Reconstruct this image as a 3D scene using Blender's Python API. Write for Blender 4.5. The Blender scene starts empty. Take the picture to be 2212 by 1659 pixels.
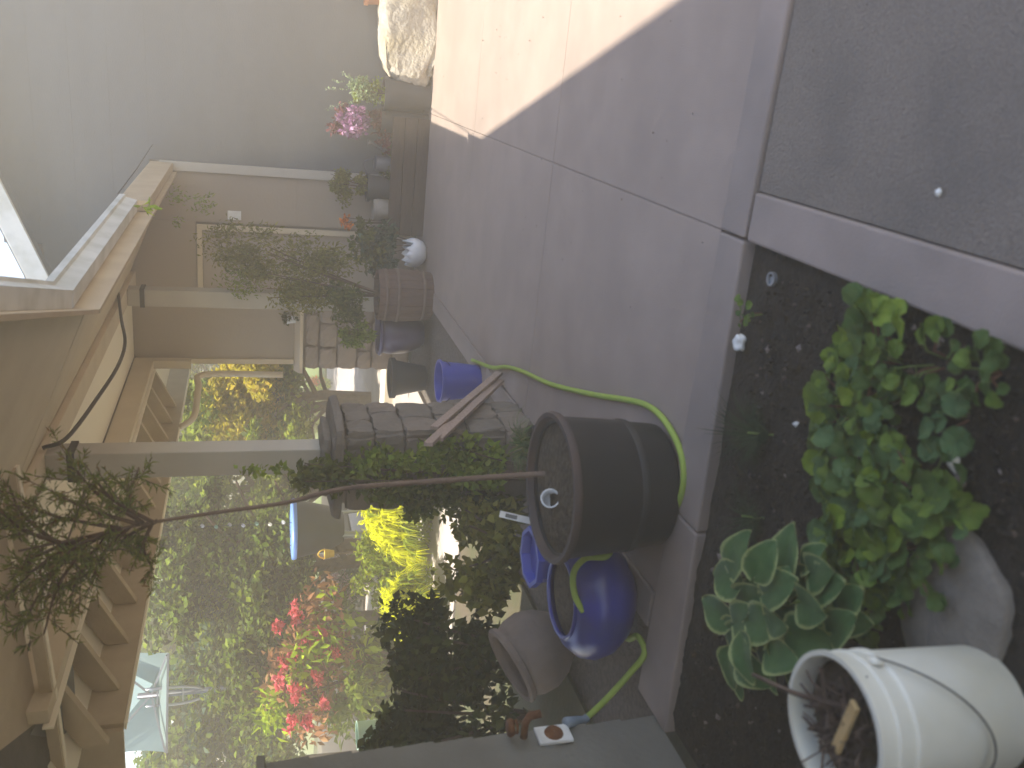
import bpy, math, random
import numpy as np
from mathutils import Vector, Matrix, Euler
random.seed(7); rng = np.random.default_rng(7)
SC = bpy.context.scene; COL = SC.collection

# ------------------------------------------------------------------ camera, sky, sun, exposure
FPX = 1900.0; PITCH = math.atan(566/FPX); HCAM = 1.5
PSI = math.atan(740/math.hypot(FPX, 566))
FW = np.array([-math.sin(PSI)*math.cos(PITCH), math.cos(PSI)*math.cos(PITCH), -math.sin(PITCH)])
RT = np.array([math.cos(PSI), math.sin(PSI), 0.0]); UP = np.cross(RT, FW); CAM = np.array([0, 0, HCAM])
cd = bpy.data.cameras.new('camera'); cam = bpy.data.objects.new('camera', cd); COL.objects.link(cam)
M4 = Matrix(((-UP[0], RT[0], -FW[0], 0), (-UP[1], RT[1], -FW[1], 0), (-UP[2], RT[2], -FW[2], HCAM), (0, 0, 0, 1)))
cam.matrix_world = M4                       # the phone was held upright, the file is stored on its side
cd.sensor_fit = 'HORIZONTAL'; cd.sensor_width = 36; cd.lens = FPX/2212*36
cd.clip_start = 0.05; cd.clip_end = 1000
cd.dof.use_dof = True; cd.dof.focus_distance = 8.0; cd.dof.aperture_fstop = 3.0
SC.camera = cam

SUNDIR = Vector((0.233, 0.10, -1.0)).normalized()         # the way the light travels
w = bpy.data.worlds.new('World'); SC.world = w; w.use_nodes = True
nt = w.node_tree; bg = nt.nodes['Background']
sky = nt.nodes.new('ShaderNodeTexSky'); sky.sky_type = 'NISHITA'; sky.sun_disc = False
tos = -SUNDIR
sky.sun_elevation = math.asin(tos.z); sky.sun_rotation = math.atan2(tos.x, tos.y)
sky.air_density = 0.9; sky.dust_density = 0.4; sky.ozone_density = 0.6
nt.links.new(sky.outputs[0], bg.inputs[0]); bg.inputs[1].default_value = 0.12
sl = bpy.data.lights.new('sun', 'SUN'); sl.energy = 2.9; sl.angle = math.radians(0.53); sl.color = (1.0, 0.92, 0.77)
so = bpy.data.objects.new('sun', sl); COL.objects.link(so)
so.rotation_euler = SUNDIR.to_track_quat('-Z', 'Y').to_euler(); so.location = (0, 0, 20)
vs = SC.view_settings; vs.view_transform = 'Standard'; vs.look = 'None'; vs.gamma = 1; vs.exposure = 2.1
SC.render.engine = 'CYCLES'
cy = SC.cycles; cy.use_denoising = True; cy.max_bounces = 10; cy.diffuse_bounces = 6; cy.transmission_bounces = 6
cy.transparent_max_bounces = 8; cy.sample_clamp_indirect = 8; cy.volume_bounces = 2
try: cy.denoiser = 'OPENIMAGEDENOISE'
except Exception: pass

# ------------------------------------------------------------------ photo position -> place (needs a known support)
def ray(dx, dy): return FW*FPX + RT*(829.5-dy) - UP*(dx-1106)
def g(dx, dy, z=0.0):
    d = ray(dx, dy); return CAM + d*(z-HCAM)/d[2]
def aX(dx, dy, X):
    d = ray(dx, dy); return CAM + d*X/d[0]
def aY(dx, dy, Y):
    d = ray(dx, dy); return CAM + d*Y/d[1]
def aD(dx, dy, D):                            # at a given distance
    d = ray(dx, dy); return CAM + d/np.linalg.norm(d)*D

# ------------------------------------------------------------------ materials
def mat(name, col, rough=0.8, col2=None, scale=8.0, bump=0.0, bscale=60.0, spec=0.3, metal=0.0, trans=0.0,
        island=None, detail=6.0, stretch=None, col3=None, scale3=1.2):
    m = bpy.data.materials.new(name); m.use_nodes = True
    n = m.node_tree.nodes; l = m.node_tree.links; p = n['Principled BSDF']
    p.inputs['Roughness'].default_value = rough; p.inputs['Specular IOR Level'].default_value = spec
    p.inputs['Metallic'].default_value = metal
    tc = n.new('ShaderNodeNewGeometry'); src = tc.outputs['Position']
    if stretch:
        mp = n.new('ShaderNodeMapping'); mp.inputs['Scale'].default_value = stretch
        l.new(src, mp.inputs[0]); src = mp.outputs[0]
    c = n.new('ShaderNodeRGB'); c.outputs[0].default_value = (*col, 1); out = c.outputs[0]
    def mix(a, colb, fac):
        x = n.new('ShaderNodeMix'); x.data_type = 'RGBA'
        l.new(fac, x.inputs[0]); l.new(a, x.inputs[6])
        x.inputs[7].default_value = (*colb, 1); return x.outputs[2]
    def nz(sc, lo=0.35, hi=0.68):
        t = n.new('ShaderNodeTexNoise'); t.inputs['Scale'].default_value = sc; t.inputs['Detail'].default_value = detail
        l.new(src, t.inputs['Vector']); r = n.new('ShaderNodeMapRange')
        r.inputs[1].default_value = lo; r.inputs[2].default_value = hi; l.new(t.outputs[0], r.inputs[0]); return r.outputs[0]
    if col2: out = mix(out, col2, nz(scale))
    if col3: out = mix(out, col3, nz(scale3, .45, .75))
    if island:
        r = n.new('ShaderNodeMapRange'); r.inputs[1].default_value = .55; r.inputs[2].default_value = 1.0
        l.new(tc.outputs['Random Per Island'], r.inputs[0]); out = mix(out, island, r.outputs[0])
        hs = n.new('ShaderNodeHueSaturation'); mr = n.new('ShaderNodeMapRange')
        mr.inputs[3].default_value = .6; mr.inputs[4].default_value = 1.35
        mu = n.new('ShaderNodeMath'); mu.operation = 'FRACT'; mm = n.new('ShaderNodeMath'); mm.operation = 'MULTIPLY'
        mm.inputs[1].default_value = 7.31; l.new(tc.outputs['Random Per Island'], mm.inputs[0]); l.new(mm.outputs[0], mu.inputs[0])
        l.new(mu.outputs[0], mr.inputs[0]); l.new(mr.outputs[0], hs.inputs['Value']); l.new(out, hs.inputs['Color']); out = hs.outputs[0]
    l.new(out, p.inputs['Base Color'])
    if bump:
        t = n.new('ShaderNodeTexNoise'); t.inputs['Scale'].default_value = bscale; t.inputs['Detail'].default_value = 8
        l.new(src, t.inputs['Vector']); b = n.new('ShaderNodeBump'); b.inputs['Strength'].default_value = bump
        b.inputs['Distance'].default_value = .02; l.new(t.outputs[0], b.inputs['Height']); l.new(b.outputs[0], p.inputs['Normal'])
    if trans:
        tr = n.new('ShaderNodeBsdfTranslucent'); l.new(out, tr.inputs[0])
        ms = n.new('ShaderNodeMixShader'); ms.inputs[0].default_value = trans
        o = n['Material Output']; l.new(p.outputs[0], ms.inputs[1]); l.new(tr.outputs[0], ms.inputs[2]); l.new(ms.outputs[0], o.inputs[0])
    return m
MT = {}
def D(k, *a, **kw): MT[k] = mat(k, *a, **kw)
D('concrete', (.345, .275, .236), .9, (.305, .243, .209), 4.0, .3, 220, col3=(.275, .22, .19), scale3=1.1)
D('kerb', (.32, .257, .226), .85, (.275, .222, .195), 5, .15, 150, col3=(.21, .18, .165), scale3=1.5)
D('aggregate', (.175, .145, .122), .9, (.235, .198, .168), 150, .5, 140, col3=(.135, .118, .105), scale3=2.2)
D('soil', (.018, .014, .011), .95, (.038, .029, .022), 25, .8, 60)
D('gravel', (.17, .14, .12), .95, (.10, .085, .075), 40, .7, 90)
D('earth', (.11, .085, .06), .95, (.07, .08, .035), 1.5, .5, 30)
D('paving', (.52, .46, .42), .85, (.44, .39, .35), 2.0, .2, 90)
D('lawn', (.10, .16, .03), .9, (.16, .2, .05), 4.0, .6, 40)
D('near_soffit', (.22, .20, .19), .8)
D('siding', (.15, .157, .165), .65, (.138, .145, .152), 1.5, .12, 40, col3=(.13, .134, .138), scale3=.5, stretch=(1, 1, 4))
D('bounce_taupe', (.36, .30, .24), .7, (.33, .275, .22), 1.2, .1, 40)  # warm bounce light put into the grey wall paint
D('trim_grey', (.46, .43, .38), .6, (.41, .385, .34), 4, .1, 60)
D('trim_tan', (.62, .53, .39), .65, (.56, .47, .34), 4, .1, 60)
D('fascia_brown', (.50, .41, .29), .65, (.43, .34, .235), 6, .15, 50)
D('cream', (.88, .82, .67), .7, (.85, .78, .63), 1.5)
D('gutter', (.66, .67, .65), .45, (.56, .57, .55), 3, .05, 60, spec=.4, col3=(.45, .46, .42), scale3=6)
D('roofing', (.12, .11, .105), .95, (.09, .085, .08), 12, .4, 60)
D('low_siding', (.20, .19, .165), .75, (.16, .15, .13), 4, .2, 40)
D('stone_veneer', (.33, .27, .22), .85, (.27, .22, .18), 6, .4, 30, island=None)
D('stone_dark', (.19, .162, .135), .9, (.15, .128, .108), 7, .5, 28)
D('stone_warm', (.22, .18, .148), .9, (.175, .145, .12), 7, .5, 28)
D('mortar', (.25, .205, .175), .95)
D('pale_stone', (.50, .45, .36), .9, (.36, .33, .28), 14, 1.0, 30, col3=(.42, .36, .24), scale3=5)
D('rock', (.30, .28, .26), .9, (.22, .20, .18), 9, .6, 25)
D('step_stone', (.21, .185, .155), .9, (.165, .145, .125), 30, .4, 120)
D('black_plastic', (.018, .018, .02), .45, (.026, .024, .024), 6)
D('black_rim', (.09, .06, .05), .6, (.05, .045, .05), 5)
D('dark_wood', (.075, .05, .04), .85, (.05, .036, .03), 10, .4, 40, stretch=(1, 6, 6))
D('barrel_wood', (.135, .085, .07), .8, (.10, .065, .055), 12, .3, 50, stretch=(6, 6, 1))
D('board_wood', (.40, .30, .25), .8, (.29, .21, .17), 12, .3, 60, stretch=(2, 8, 8))
D('yellow_wood', (.60, .42, .20), .7, (.50, .34, .15), 12, .2, 60)
D('blue_glaze', (.028, .032, .22), .3, (.035, .042, .28), 3, spec=.5, col3=(.04, .045, .16), scale3=9)
D('blue_plastic', (.055, .075, .40), .35, (.045, .06, .34), 4, spec=.5)
D('blue_pot', (.085, .07, .16), .3, (.07, .06, .12), 4, spec=.5)
D('blue_lid', (.16, .30, .75), .35, (.20, .36, .8), 6, spec=.5)
D('terracotta', (.38, .17, .09), .8, (.30, .13, .075), 7, .2, 50)
D('hoop_iron', (.17, .12, .10), .7, (.12, .085, .07), 20)
D('clay', (.23, .18, .155), .8, (.16, .13, .115), 6, .3, 40)
D('white_pot', (.72, .73, .76), .35, (.66, .67, .70), 4, spec=.5)
D('bucket_white', (.74, .73, .66), .5, (.68, .66, .56), 3, .05, 40, col3=(.60, .57, .45), scale3=4)
D('white_plastic', (.78, .78, .76), .5, (.68, .67, .64), 20)
D('paper', (.68, .66, .60), .8, (.55, .52, .46), 20)
D('rust', (.20, .085, .035), .85, (.12, .05, .025), 30, .5, 80)
D('hose', (.30, .40, .07), .6, (.26, .35, .065), 12, spec=.25)
D('hose_sleeve', (.22, .27, .33), .5, (.18, .22, .28), 10)
D('black_cable', (.03, .027, .025), .6)
D('grey_metal', (.35, .36, .37), .4, metal=.7)
D('wire', (.12, .12, .12), .4, metal=.8)
D('canopy_cloth', (.36, .48, .47), .85, (.32, .43, .42), 3, trans=.55)
D('bark', (.14, .09, .065), .95, (.09, .06, .045), 18, .7, 40)
D('bark_red', (.20, .14, .105), .95, (.15, .105, .08), 18, .6, 40)
D('twig', (.12, .085, .065), .9, (.08, .055, .045), 20, .4, 60)
D('debris', (.05, .038, .026), .95, (.11, .085, .055), 40, .9, 50)
D('glass_clear', (.75, .78, .82), .1, (.6, .62, .66), 10, spec=.8)
D('tub_dark', (.045, .05, .06), .5, (.035, .035, .04), 5)
D('mint', (.36, .52, .40), .5, (.32, .46, .36), 5)
D('gold_basket', (.70, .46, .06), .6, (.55, .34, .04), 20)
D('can_metal', (.16, .17, .20), .45, (.12, .125, .15), 6, metal=.4)
# foliage
def F(k, c, isl, tr=.35, rough=.65, **kw): D(k, c, rough, island=isl, trans=tr, spec=.12, **kw)
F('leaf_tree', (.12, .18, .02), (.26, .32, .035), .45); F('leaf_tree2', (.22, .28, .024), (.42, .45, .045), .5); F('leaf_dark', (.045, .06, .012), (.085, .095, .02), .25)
F('leaf_blue', (.06, .11, .065), (.12, .17, .10)); F('leaf_gold', (.50, .44, .03), (.62, .46, .08), .5); F('leaf_shade', (.10, .125, .02), (.16, .165, .03))
F('leaf_olive', (.20, .20, .035), (.27, .24, .06), .4); F('leaf_vine', (.18, .25, .03), (.26, .29, .05), .4); F('leaf_yellow', (.76, .78, .01), (.84, .82, .03), .55)
F('leaf_yelgreen', (.26, .34, .02), (.45, .47, .04), .4); F('leaf_conifer', (.18, .23, .05), (.27, .27, .065), .4); F('needle_dead', (.26, .17, .075), (.20, .13, .06), .1)
F('leaf_varieg', (.30, .40, .20), (.50, .55, .36), .3); F('leaf_purple', (.34, .15, .30), (.58, .38, .56), .3); F('leaf_purpledk', (.16, .05, .06), (.24, .09, .10), .2)
F('flower_red', (.66, .10, .12), (.74, .22, .24), .3); F('flower_mauve', (.50, .33, .40), (.62, .46, .50), .3); F('flower_orange', (.70, .22, .03), (.6, .15, .03), .3)
F('leaf_lime', (.30, .42, .01), (.42, .5, .02), .4); F('leaf_grassy', (.12, .19, .06), (.25, .22, .09), .25); F('leaf_fern', (.035, .06, .028), (.06, .08, .04), .2)
F('leaf_redtwig', (.36, .17, .08), (.42, .25, .11), .4)
D('geum_a', (.10, .17, .022), .6, (.15, .22, .03), 30, .3, 120, trans=.25); D('geum_b', (.06, .115, .022), .6, (.085, .14, .03), 30, .3, 120, trans=.25)
D('geum_c', (.07, .135, .045), .6, (.09, .16, .055), 30, .3, 120, trans=.25); D('geum_d', (.20, .28, .02), .6, (.14, .22, .025), 30, .3, 120, trans=.25)
D('geum_red', (.22, .07, .055), .6, (.18, .09, .04), 30, trans=.2)
D('stalk', (.12, .17, .04), .7); D('stem_red', (.14, .06, .04), .7)
def hosta_mat():
    m = mat('hosta_leaf', (.06, .13, .045), .5, (.085, .165, .055), 25, .15, 60, trans=.2)
    n = m.node_tree.nodes; l = m.node_tree.links; p = n['Principled BSDF']
    a = n.new('ShaderNodeAttribute'); a.attribute_name = 'edge'
    no = n.new('ShaderNodeTexNoise'); no.inputs['Scale'].default_value = 18
    ad = n.new('ShaderNodeMath'); ad.operation = 'MULTIPLY_ADD'; ad.inputs[1].default_value = .5
    l.new(no.outputs[0], ad.inputs[0]); l.new(a.outputs['Fac'], ad.inputs[2])
    r = n.new('ShaderNodeMapRange'); r.inputs[1].default_value = .88; r.inputs[2].default_value = 1.08; l.new(ad.outputs[0], r.inputs[0])
    x = n.new('ShaderNodeMix'); x.data_type = 'RGBA'
    old = p.inputs['Base Color'].links[0].from_socket
    l.new(r.outputs[0], x.inputs[0]); l.new(old, x.inputs[6]); x.inputs[7].default_value = (.33, .38, .15, 1)
    l.new(x.outputs[2], p.inputs['Base Color'])
    for nd in n:
        if nd.type == 'BSDF_TRANSLUCENT': l.new(x.outputs[2], nd.inputs[0])
    return m
MT['hosta_leaf'] = hosta_mat()

# ------------------------------------------------------------------ mesh helpers
class MB:
    def __init__(s): s.v = []; s.f = []
    def add(s, vs, fs):
        o = len(s.v); s.v += [tuple(map(float, v)) for v in vs]; s.f += [tuple(i+o for i in f) for f in fs]; return s
    def box(s, a, b, M=None):
        x0, y0, z0 = a; x1, y1, z1 = b
        vs = [Vector(p) for p in ((x0,y0,z0),(x1,y0,z0),(x1,y1,z0),(x0,y1,z0),(x0,y0,z1),(x1,y0,z1),(x1,y1,z1),(x0,y1,z1))]
        if M is not None: vs = [M @ v for v in vs]
        return s.add(vs, [(3,2,1,0),(4,5,6,7),(0,1,5,4),(1,2,6,5),(2,3,7,6),(3,0,4,7)])
    def bar(s, p, q, w, h, up=(0, 0, 1)):          # box beam from p to q
        p = Vector(p); q = Vector(q); d = q-p; L = d.length; d.normalize(); u = Vector(up)
        sd = d.cross(u).normalized(); u = sd.cross(d)
        vs = [a + sd*i*w/2 + u*j*h/2 for a in (p, q) for i, j in ((-1,-1),(1,-1),(1,1),(-1,1))]
        return s.add(vs, [(0,1,2,3),(7,6,5,4),(0,4,5,1),(1,5,6,2),(2,6,7,3),(3,7,4,0)])
    def prism(s, poly, z0, z1):
        n = len(poly); vs = [(x, y, z0) for x, y in poly] + [(x, y, z1) for x, y in poly]
        return s.add(vs, [tuple(range(n-1, -1, -1)), tuple(range(n, 2*n))] + [(i, (i+1) % n, n+(i+1) % n, n+i) for i in range(n)])
    def slab(s, pts, th):                           # any planar polygon thickened downwards
        n = len(pts); vs = [Vector(p) for p in pts] + [Vector(p)-Vector((0, 0, th)) for p in pts]
        return s.add(vs, [tuple(range(n)), tuple(range(2*n-1, n-1, -1))] + [(i, n+i, n+(i+1) % n, (i+1) % n) for i in range(n)])
    def tube(s, pts, r, n=8, cap=True):
        pts = [Vector(p) for p in pts]; k = len(pts); rs = r if hasattr(r, '__len__') else [r]*k
        vs = []; pu = None
        for i, p in enumerate(pts):
            d = (pts[min(i+1, k-1)]-pts[max(i-1, 0)]).normalized()
            if pu is None: pu = d.orthogonal().normalized()
            u = (pu - d*pu.dot(d)).normalized(); pu = u; b = d.cross(u)
            vs += [p + (u*math.cos(t)+b*math.sin(t))*rs[i] for t in [2*math.pi*j/n for j in range(n)]]
        fs = [(i*n+j, i*n+(j+1) % n, (i+1)*n+(j+1) % n, (i+1)*n+j) for i in range(k-1) for j in range(n)]
        if cap: fs += [tuple(range(n-1, -1, -1)), tuple(range((k-1)*n, k*n))]
        return s.add(vs, fs)
    def lathe(s, prof, n=28, c=(0, 0, 0), M=None, wob=0, a0=0, a1=2*math.pi):
        full = abs(a1-a0-2*math.pi) < 1e-6; m = n if full else n+1
        vs = []
        for r, z in prof:
            for j in range(m):
                t = a0+(a1-a0)*j/n; rr = r*(1+wob*math.sin(3*t+z*9))
                v = Vector((rr*math.cos(t), rr*math.sin(t), z))
                if M is not None: v = M @ v
                vs.append(v+Vector(c))
        fs = [(i*m+j, i*m+(j+1) % m, (i+1)*m+(j+1) % m, (i+1)*m+j) for i in range(len(prof)-1) for j in range(n)]
        return s.add(vs, fs)
    def disc(s, c, r, n=24):
        c = Vector(c); return s.add([c+Vector((r*math.cos(t), r*math.sin(t), 0)) for t in [2*math.pi*j/n for j in range(n)]], [tuple(range(n))])
    def build(s, name, m, parent=None, smooth=False, bevel=0, loc=None, auto=False):
        me = bpy.data.meshes.new(name); me.from_pydata(s.v, [], s.f); me.update()
        me.materials.append(MT[m] if isinstance(m, str) else m)
        o = bpy.data.objects.new(name, me); COL.objects.link(o)
        if smooth: me.polygons.foreach_set('use_smooth', [True]*len(me.polygons))
        if auto:
            es = me.edges; me.set_sharp_from_angle(angle=math.radians(40))
        if bevel:
            b = o.modifiers.new('bevel', 'BEVEL'); b.width = bevel; b.segments = 2; b.limit_method = 'ANGLE'
        if parent is not None: o.parent = parent
        if loc is not None: o.location = loc
        return o
def tag(o, label, cat, group=None, kind=None):
    if label: o['label'] = label
    if cat: o['category'] = cat
    if group: o['group'] = group
    if kind: o['kind'] = kind
    return o
def empty(name, loc, label=None, cat=None, group=None, kind=None, rz=0):
    o = bpy.data.objects.new(name, None); COL.objects.link(o); o.location = Vector(loc); o.rotation_euler.z = rz
    return tag(o, label, cat, group, kind)
def V(*a): return Vector(a)
def smooth_path(pts, n=8):
    P = [np.array(p, float) for p in pts]; P = [2*P[0]-P[1]] + P + [2*P[-1]-P[-2]]; out = []
    for i in range(1, len(P)-2):
        for k in range(n):
            t = k/n; a, b, c, d = P[i-1:i+3]
            out.append(.5*((2*b)+(c-a)*t+(2*a-5*b+4*c-d)*t*t+(3*b-a-3*c+d)*t**3))
    out.append(P[-2]); return out
def blob(c, r, seed=0, n=2, amp=.25, flat=False):     # irregular stone
    import bmesh
    bm = bmesh.new(); bmesh.ops.create_icosphere(bm, subdivisions=n, radius=1)
    rr = np.random.default_rng(seed); ph = rr.uniform(0, 6, 9); fr = rr.uniform(1, 3.2, 9)
    mb = MB(); vs = []
    for v in bm.verts:
        x, y, z = v.co
        k = 1+amp*(math.sin(fr[0]*x*2+ph[0])*math.sin(fr[1]*y*2+ph[1])+.6*math.sin(fr[2]*z*3+ph[2])*math.sin(fr[3]*x*3+ph[3]))
        vs.append((c[0]+x*k*r[0], c[1]+y*k*r[1], c[2]+z*k*r[2]))
    mb.add(vs, [tuple(q.index for q in f.verts) for f in bm.faces]); bm.free(); return mb
def rough_block(size, seed, amp=.02, cuts=6, rnd=.10):           # a hewn stone: subdivided box with uneven faces
    import bmesh
    rr = np.random.default_rng(seed); bm = bmesh.new(); bmesh.ops.create_cube(bm, size=1)
    bmesh.ops.subdivide_edges(bm, edges=bm.edges[:], cuts=cuts, use_grid_fill=True)
    ph = rr.uniform(0, 6, 6); mb = MB(); vs = []
    for v in bm.verts:
        x, y, z = v.co
        q = 1-rnd*((abs(x)*2)**6*(abs(y)*2)**6+(abs(z)*2)**6*(abs(x)*2)**6+(abs(y)*2)**6*(abs(z)*2)**6)
        dx, dy, dz = [amp*(math.sin(9*x+ph[k]+5*z)+.7*math.sin(17*y+ph[k+1]+11*x)+rr.normal()*.35) for k in range(3)]
        vs.append((x*q*size[0]+dx, y*q*size[1]+dy, z*q*size[2]+dz))
    mb.add(vs, [tuple(q.index for q in f.verts) for f in bm.faces]); bm.free(); return mb

# leaf clouds: numpy, one diamond of two triangles (bent) for each leaf
def leaves(name, pos, size, m, parent, aspect=1.7, up=.4, dirs=None, droop=0.0, stuff=True):
    pos = np.asarray(pos, float); n = len(pos)
    nrm = rng.normal(size=(n, 3)); nrm[:, 2] = np.abs(nrm[:, 2])+up; nrm /= np.linalg.norm(nrm, axis=1)[:, None]
    if dirs is None:
        dirs = rng.normal(size=(n, 3)); dirs[:, 2] -= droop
    d = dirs - nrm*np.sum(dirs*nrm, 1)[:, None] if droop == 0 else dirs
    d = d/(np.linalg.norm(d, axis=1)[:, None]+1e-9)
    s = np.cross(nrm, d); s /= (np.linalg.norm(s, axis=1)[:, None]+1e-9)
    nn = np.cross(d, s)
    L = size*rng.uniform(.6, 1.35, n)[:, None]; W = L/aspect
    a = pos; b = pos+d*L*.45+s*W*.5+nn*L*.08; c = pos+d*L-nn*L*.08; e = pos+d*L*.45-s*W*.5+nn*L*.08
    v = np.stack([a, b, c, e], 1).reshape(-1, 3)
    me = bpy.data.meshes.new(name); me.vertices.add(4*n); me.vertices.foreach_set('co', v.ravel())
    me.loops.add(6*n); me.polygons.add(2*n)
    idx = np.arange(n)[:, None]*4 + np.array([[0, 1, 2, 0, 2, 3]]); me.loops.foreach_set('vertex_index', idx.ravel().astype(np.int32))
    me.polygons.foreach_set('loop_start', (np.arange(2*n)*3).astype(np.int32))
    me.update(calc_edges=True); me.validate()
    me.materials.append(MT[m]); o = bpy.data.objects.new(name, me); COL.objects.link(o); o.parent = parent
    return o
def cloud(c, r, n, lumps=9, shell=.55, seed=None):
    """points gathered in lumps through an ellipsoid, fewer in the gaps"""
    R = rng if seed is None else np.random.default_rng(seed)
    c = np.array(c, float); r = np.array(r, float)
    u = R.normal(size=(lumps, 3)); u /= np.linalg.norm(u, axis=1)[:, None]
    lc = u*R.uniform(.35, .8, (lumps, 1)); lr = R.uniform(.22, .45, lumps)
    k = R.integers(0, lumps, n); q = R.normal(size=(n, 3)); q /= np.linalg.norm(q, axis=1)[:, None]
    q *= (R.uniform(0, 1, n)**.4)[:, None]
    return c + (lc[k]+q*lr[k][:, None])*r
def clumps(c, r, n, lumps):
    """leaf pads: flattened domes, each with its leaves near the upper side and gaps between the pads"""
    c = np.array(c, float); r = np.array(r, float); lumps = int(lumps*2.2)
    u = rng.normal(size=(lumps, 3)); u /= np.linalg.norm(u, axis=1)[:, None]
    lc = u*rng.uniform(.15, .92, (lumps, 1)); lr = rng.uniform(.14, .34, lumps)
    k = rng.integers(0, lumps, n); q = rng.normal(size=(n, 3)); q[:, 2] = np.abs(q[:, 2])*.9-.25
    q /= np.linalg.norm(q, axis=1)[:, None]; q *= rng.uniform(.55, 1.08, n)[:, None]; q[:, 2] *= .75
    return c + lc[k]*r + q*lr[k][:, None]*np.array([1, 1, .9])*r.max()
def tree(name, base, h, crown_c, crown_r, n, size, m, label, cat='tree', group=None, lumps=16, m2=None, tr=.09, bark='bark'):
    t = empty(name, base, label, cat, group)
    top = Vector(crown_c)-Vector(base)
    b = MB(); b.tube([V(0, 0, -.05), V(.04, .02, top.z*.4), V(top.x*.6, top.y*.6, top.z*.8), top], [tr, tr*.8, tr*.55, tr*.25], 8)
    for k in range(7):
        a = k*2.4; z0 = top.z*(.45+.07*k); e = V(math.cos(a)*crown_r[0]*.75, math.sin(a)*crown_r[1]*.75, z0+crown_r[2]*.5) + V(top.x, top.y, 0)
        s = V(top.x*.5, top.y*.5, z0); b.tube([s, (s+e)/2+V(0, 0, .06), e], [tr*.4, tr*.28, tr*.1], 6)
    b.build('trunk', bark, t)
    n = int(n*1.5); size = size*.98; pts = clumps(top, crown_r, n, lumps)
    if m2:
        k = int(n*.5); leaves('crown', pts[:k], size, m, t, 1.6, .8); leaves('crown', pts[k:], size, m2, t, 1.6, .8)
    else: leaves('crown', pts, size, m, t, 1.6, .8)
    return t

# ------------------------------------------------------------------ the setting
def structure(mb, name, m, parent=None, **kw):
    o = mb.build(name, m, parent, **kw)
    if parent is None: o['kind'] = 'structure'
    return o
structure(MB().add([(-150, -60, -.06), (150, -60, -.06), (150, 200, -.06), (-150, 200, -.06)], [(0, 1, 2, 3)]), 'ground', 'earth')
patio = empty('patio', (0, 0, 0), kind='structure')
gap = .002
for (x0, x1) in ((-1.84, -.43), (-.43, 1.25), (1.25, 3.0)):
    for (y0, y1) in ((2.615, 4.42), (4.42, 6.2), (6.2, 8.19)):
        if x0 < -1.8 and y0 > 4: pass
        MB().box((x0+gap, y0+gap, -.1), (x1-gap, y1-gap, 0)).build('concrete_panel', 'concrete', patio, bevel=.003)
structure(MB().box((-2.0, 2.62, -.1), (3.0, 8.18, -.006)), 'joint_bed', 'mortar', patio)
kerb = empty('kerb', (0, 0, 0), kind='structure')
for (x0, x1) in ((-2.28, -1.45), (-1.45, -.43), (-.43, .95), (.95, 3.0)):
    MB().prism([(x0+.004, 2.45-.055*max(0, -x0-.45)), (x1-.004, 2.45-.055*max(0, -x1-.45)), (x1-.004, 2.605), (x0+.004, 2.605)], -.12, .012).build('kerb_length', 'kerb', kerb, bevel=.008)
for (y0, y1) in ((.9, 2.44), (-.7, .9), (-2.5, -.7)):
    MB().box((-.43, y0+.004, -.12), (-.28, y1-.004, .010)).build('kerb_length', 'kerb', kerb, bevel=.008)
for (y0, y1) in ((2.62, 5.3), (5.3, 8.15)):
    MB().box((-2.0, y0+.004, -.12), (-1.845, y1-.004, .008)).build('kerb_length', 'kerb', kerb, bevel=.008)
structure(MB().box((-.275, -2.5, -.12), (3.0, 2.44, -.004)), 'walkway', 'aggregate')
# soil bed: lumpy sheet
nx, ny = 90, 110; xs = np.linspace(-2.27, -.432, nx); ys = np.linspace(-2.4, 2.445, ny); b = MB(); vsb = []
for j in range(ny):
    for i in range(nx):
        x, y = xs[i], min(ys[j], 2.445-.055*max(0, -xs[i]-.45)+.01)
        e = min(1, min(abs(x+.43), abs(y-2.45), abs(x+2.28))/.12)
        h = .012*math.sin(7*x+3*y)*math.sin(5*y-2*x)+.008*math.sin(21*x+4)*math.sin(19*y)+rng.normal()*.0035
        vsb.append((x, y, -.035+e*(.022+h)))
b.add(vsb, [(j*nx+i, j*nx+i+1, (j+1)*nx+i+1, (j+1)*nx+i) for j in range(ny-1) for i in range(nx-1)])
structure(b, 'garden_bed', 'soil', smooth=True)
structure(MB().box((-2.9, 2.5, -.1), (-2.005, 8.18, -.03)), 'gravel_strip', 'gravel')
yard = empty('garden_path', (0, 0, 0), kind='structure')
for i in range(5):
    for j in range(7):
        x0 = -9.4+i*1.3; y0 = 5.6+j*1.65
        MB().box((x0+.006, y0+.006, -.1), (x0+1.294, y0+1.644, .0)).build('paving_slab', 'paving', yard, bevel=.006)
MB().box((-6.5, 8.95, -.1), (-2.95, 9.25, .10)).build('step_edge', 'cream', yard, bevel=.01)
structure(MB().box((-30, 17.2, -.08), (6, 30, .03)), 'lawn', 'lawn')
structure(MB().box((-9.5, 2.5, -.11), (-2.80, 5.58, -.012)), 'planting_bed', 'earth')
structure(MB().box((-14, 10.2, -.1), (-6.9, 17.1, .03)), 'planting_bed', 'soil')

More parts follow.
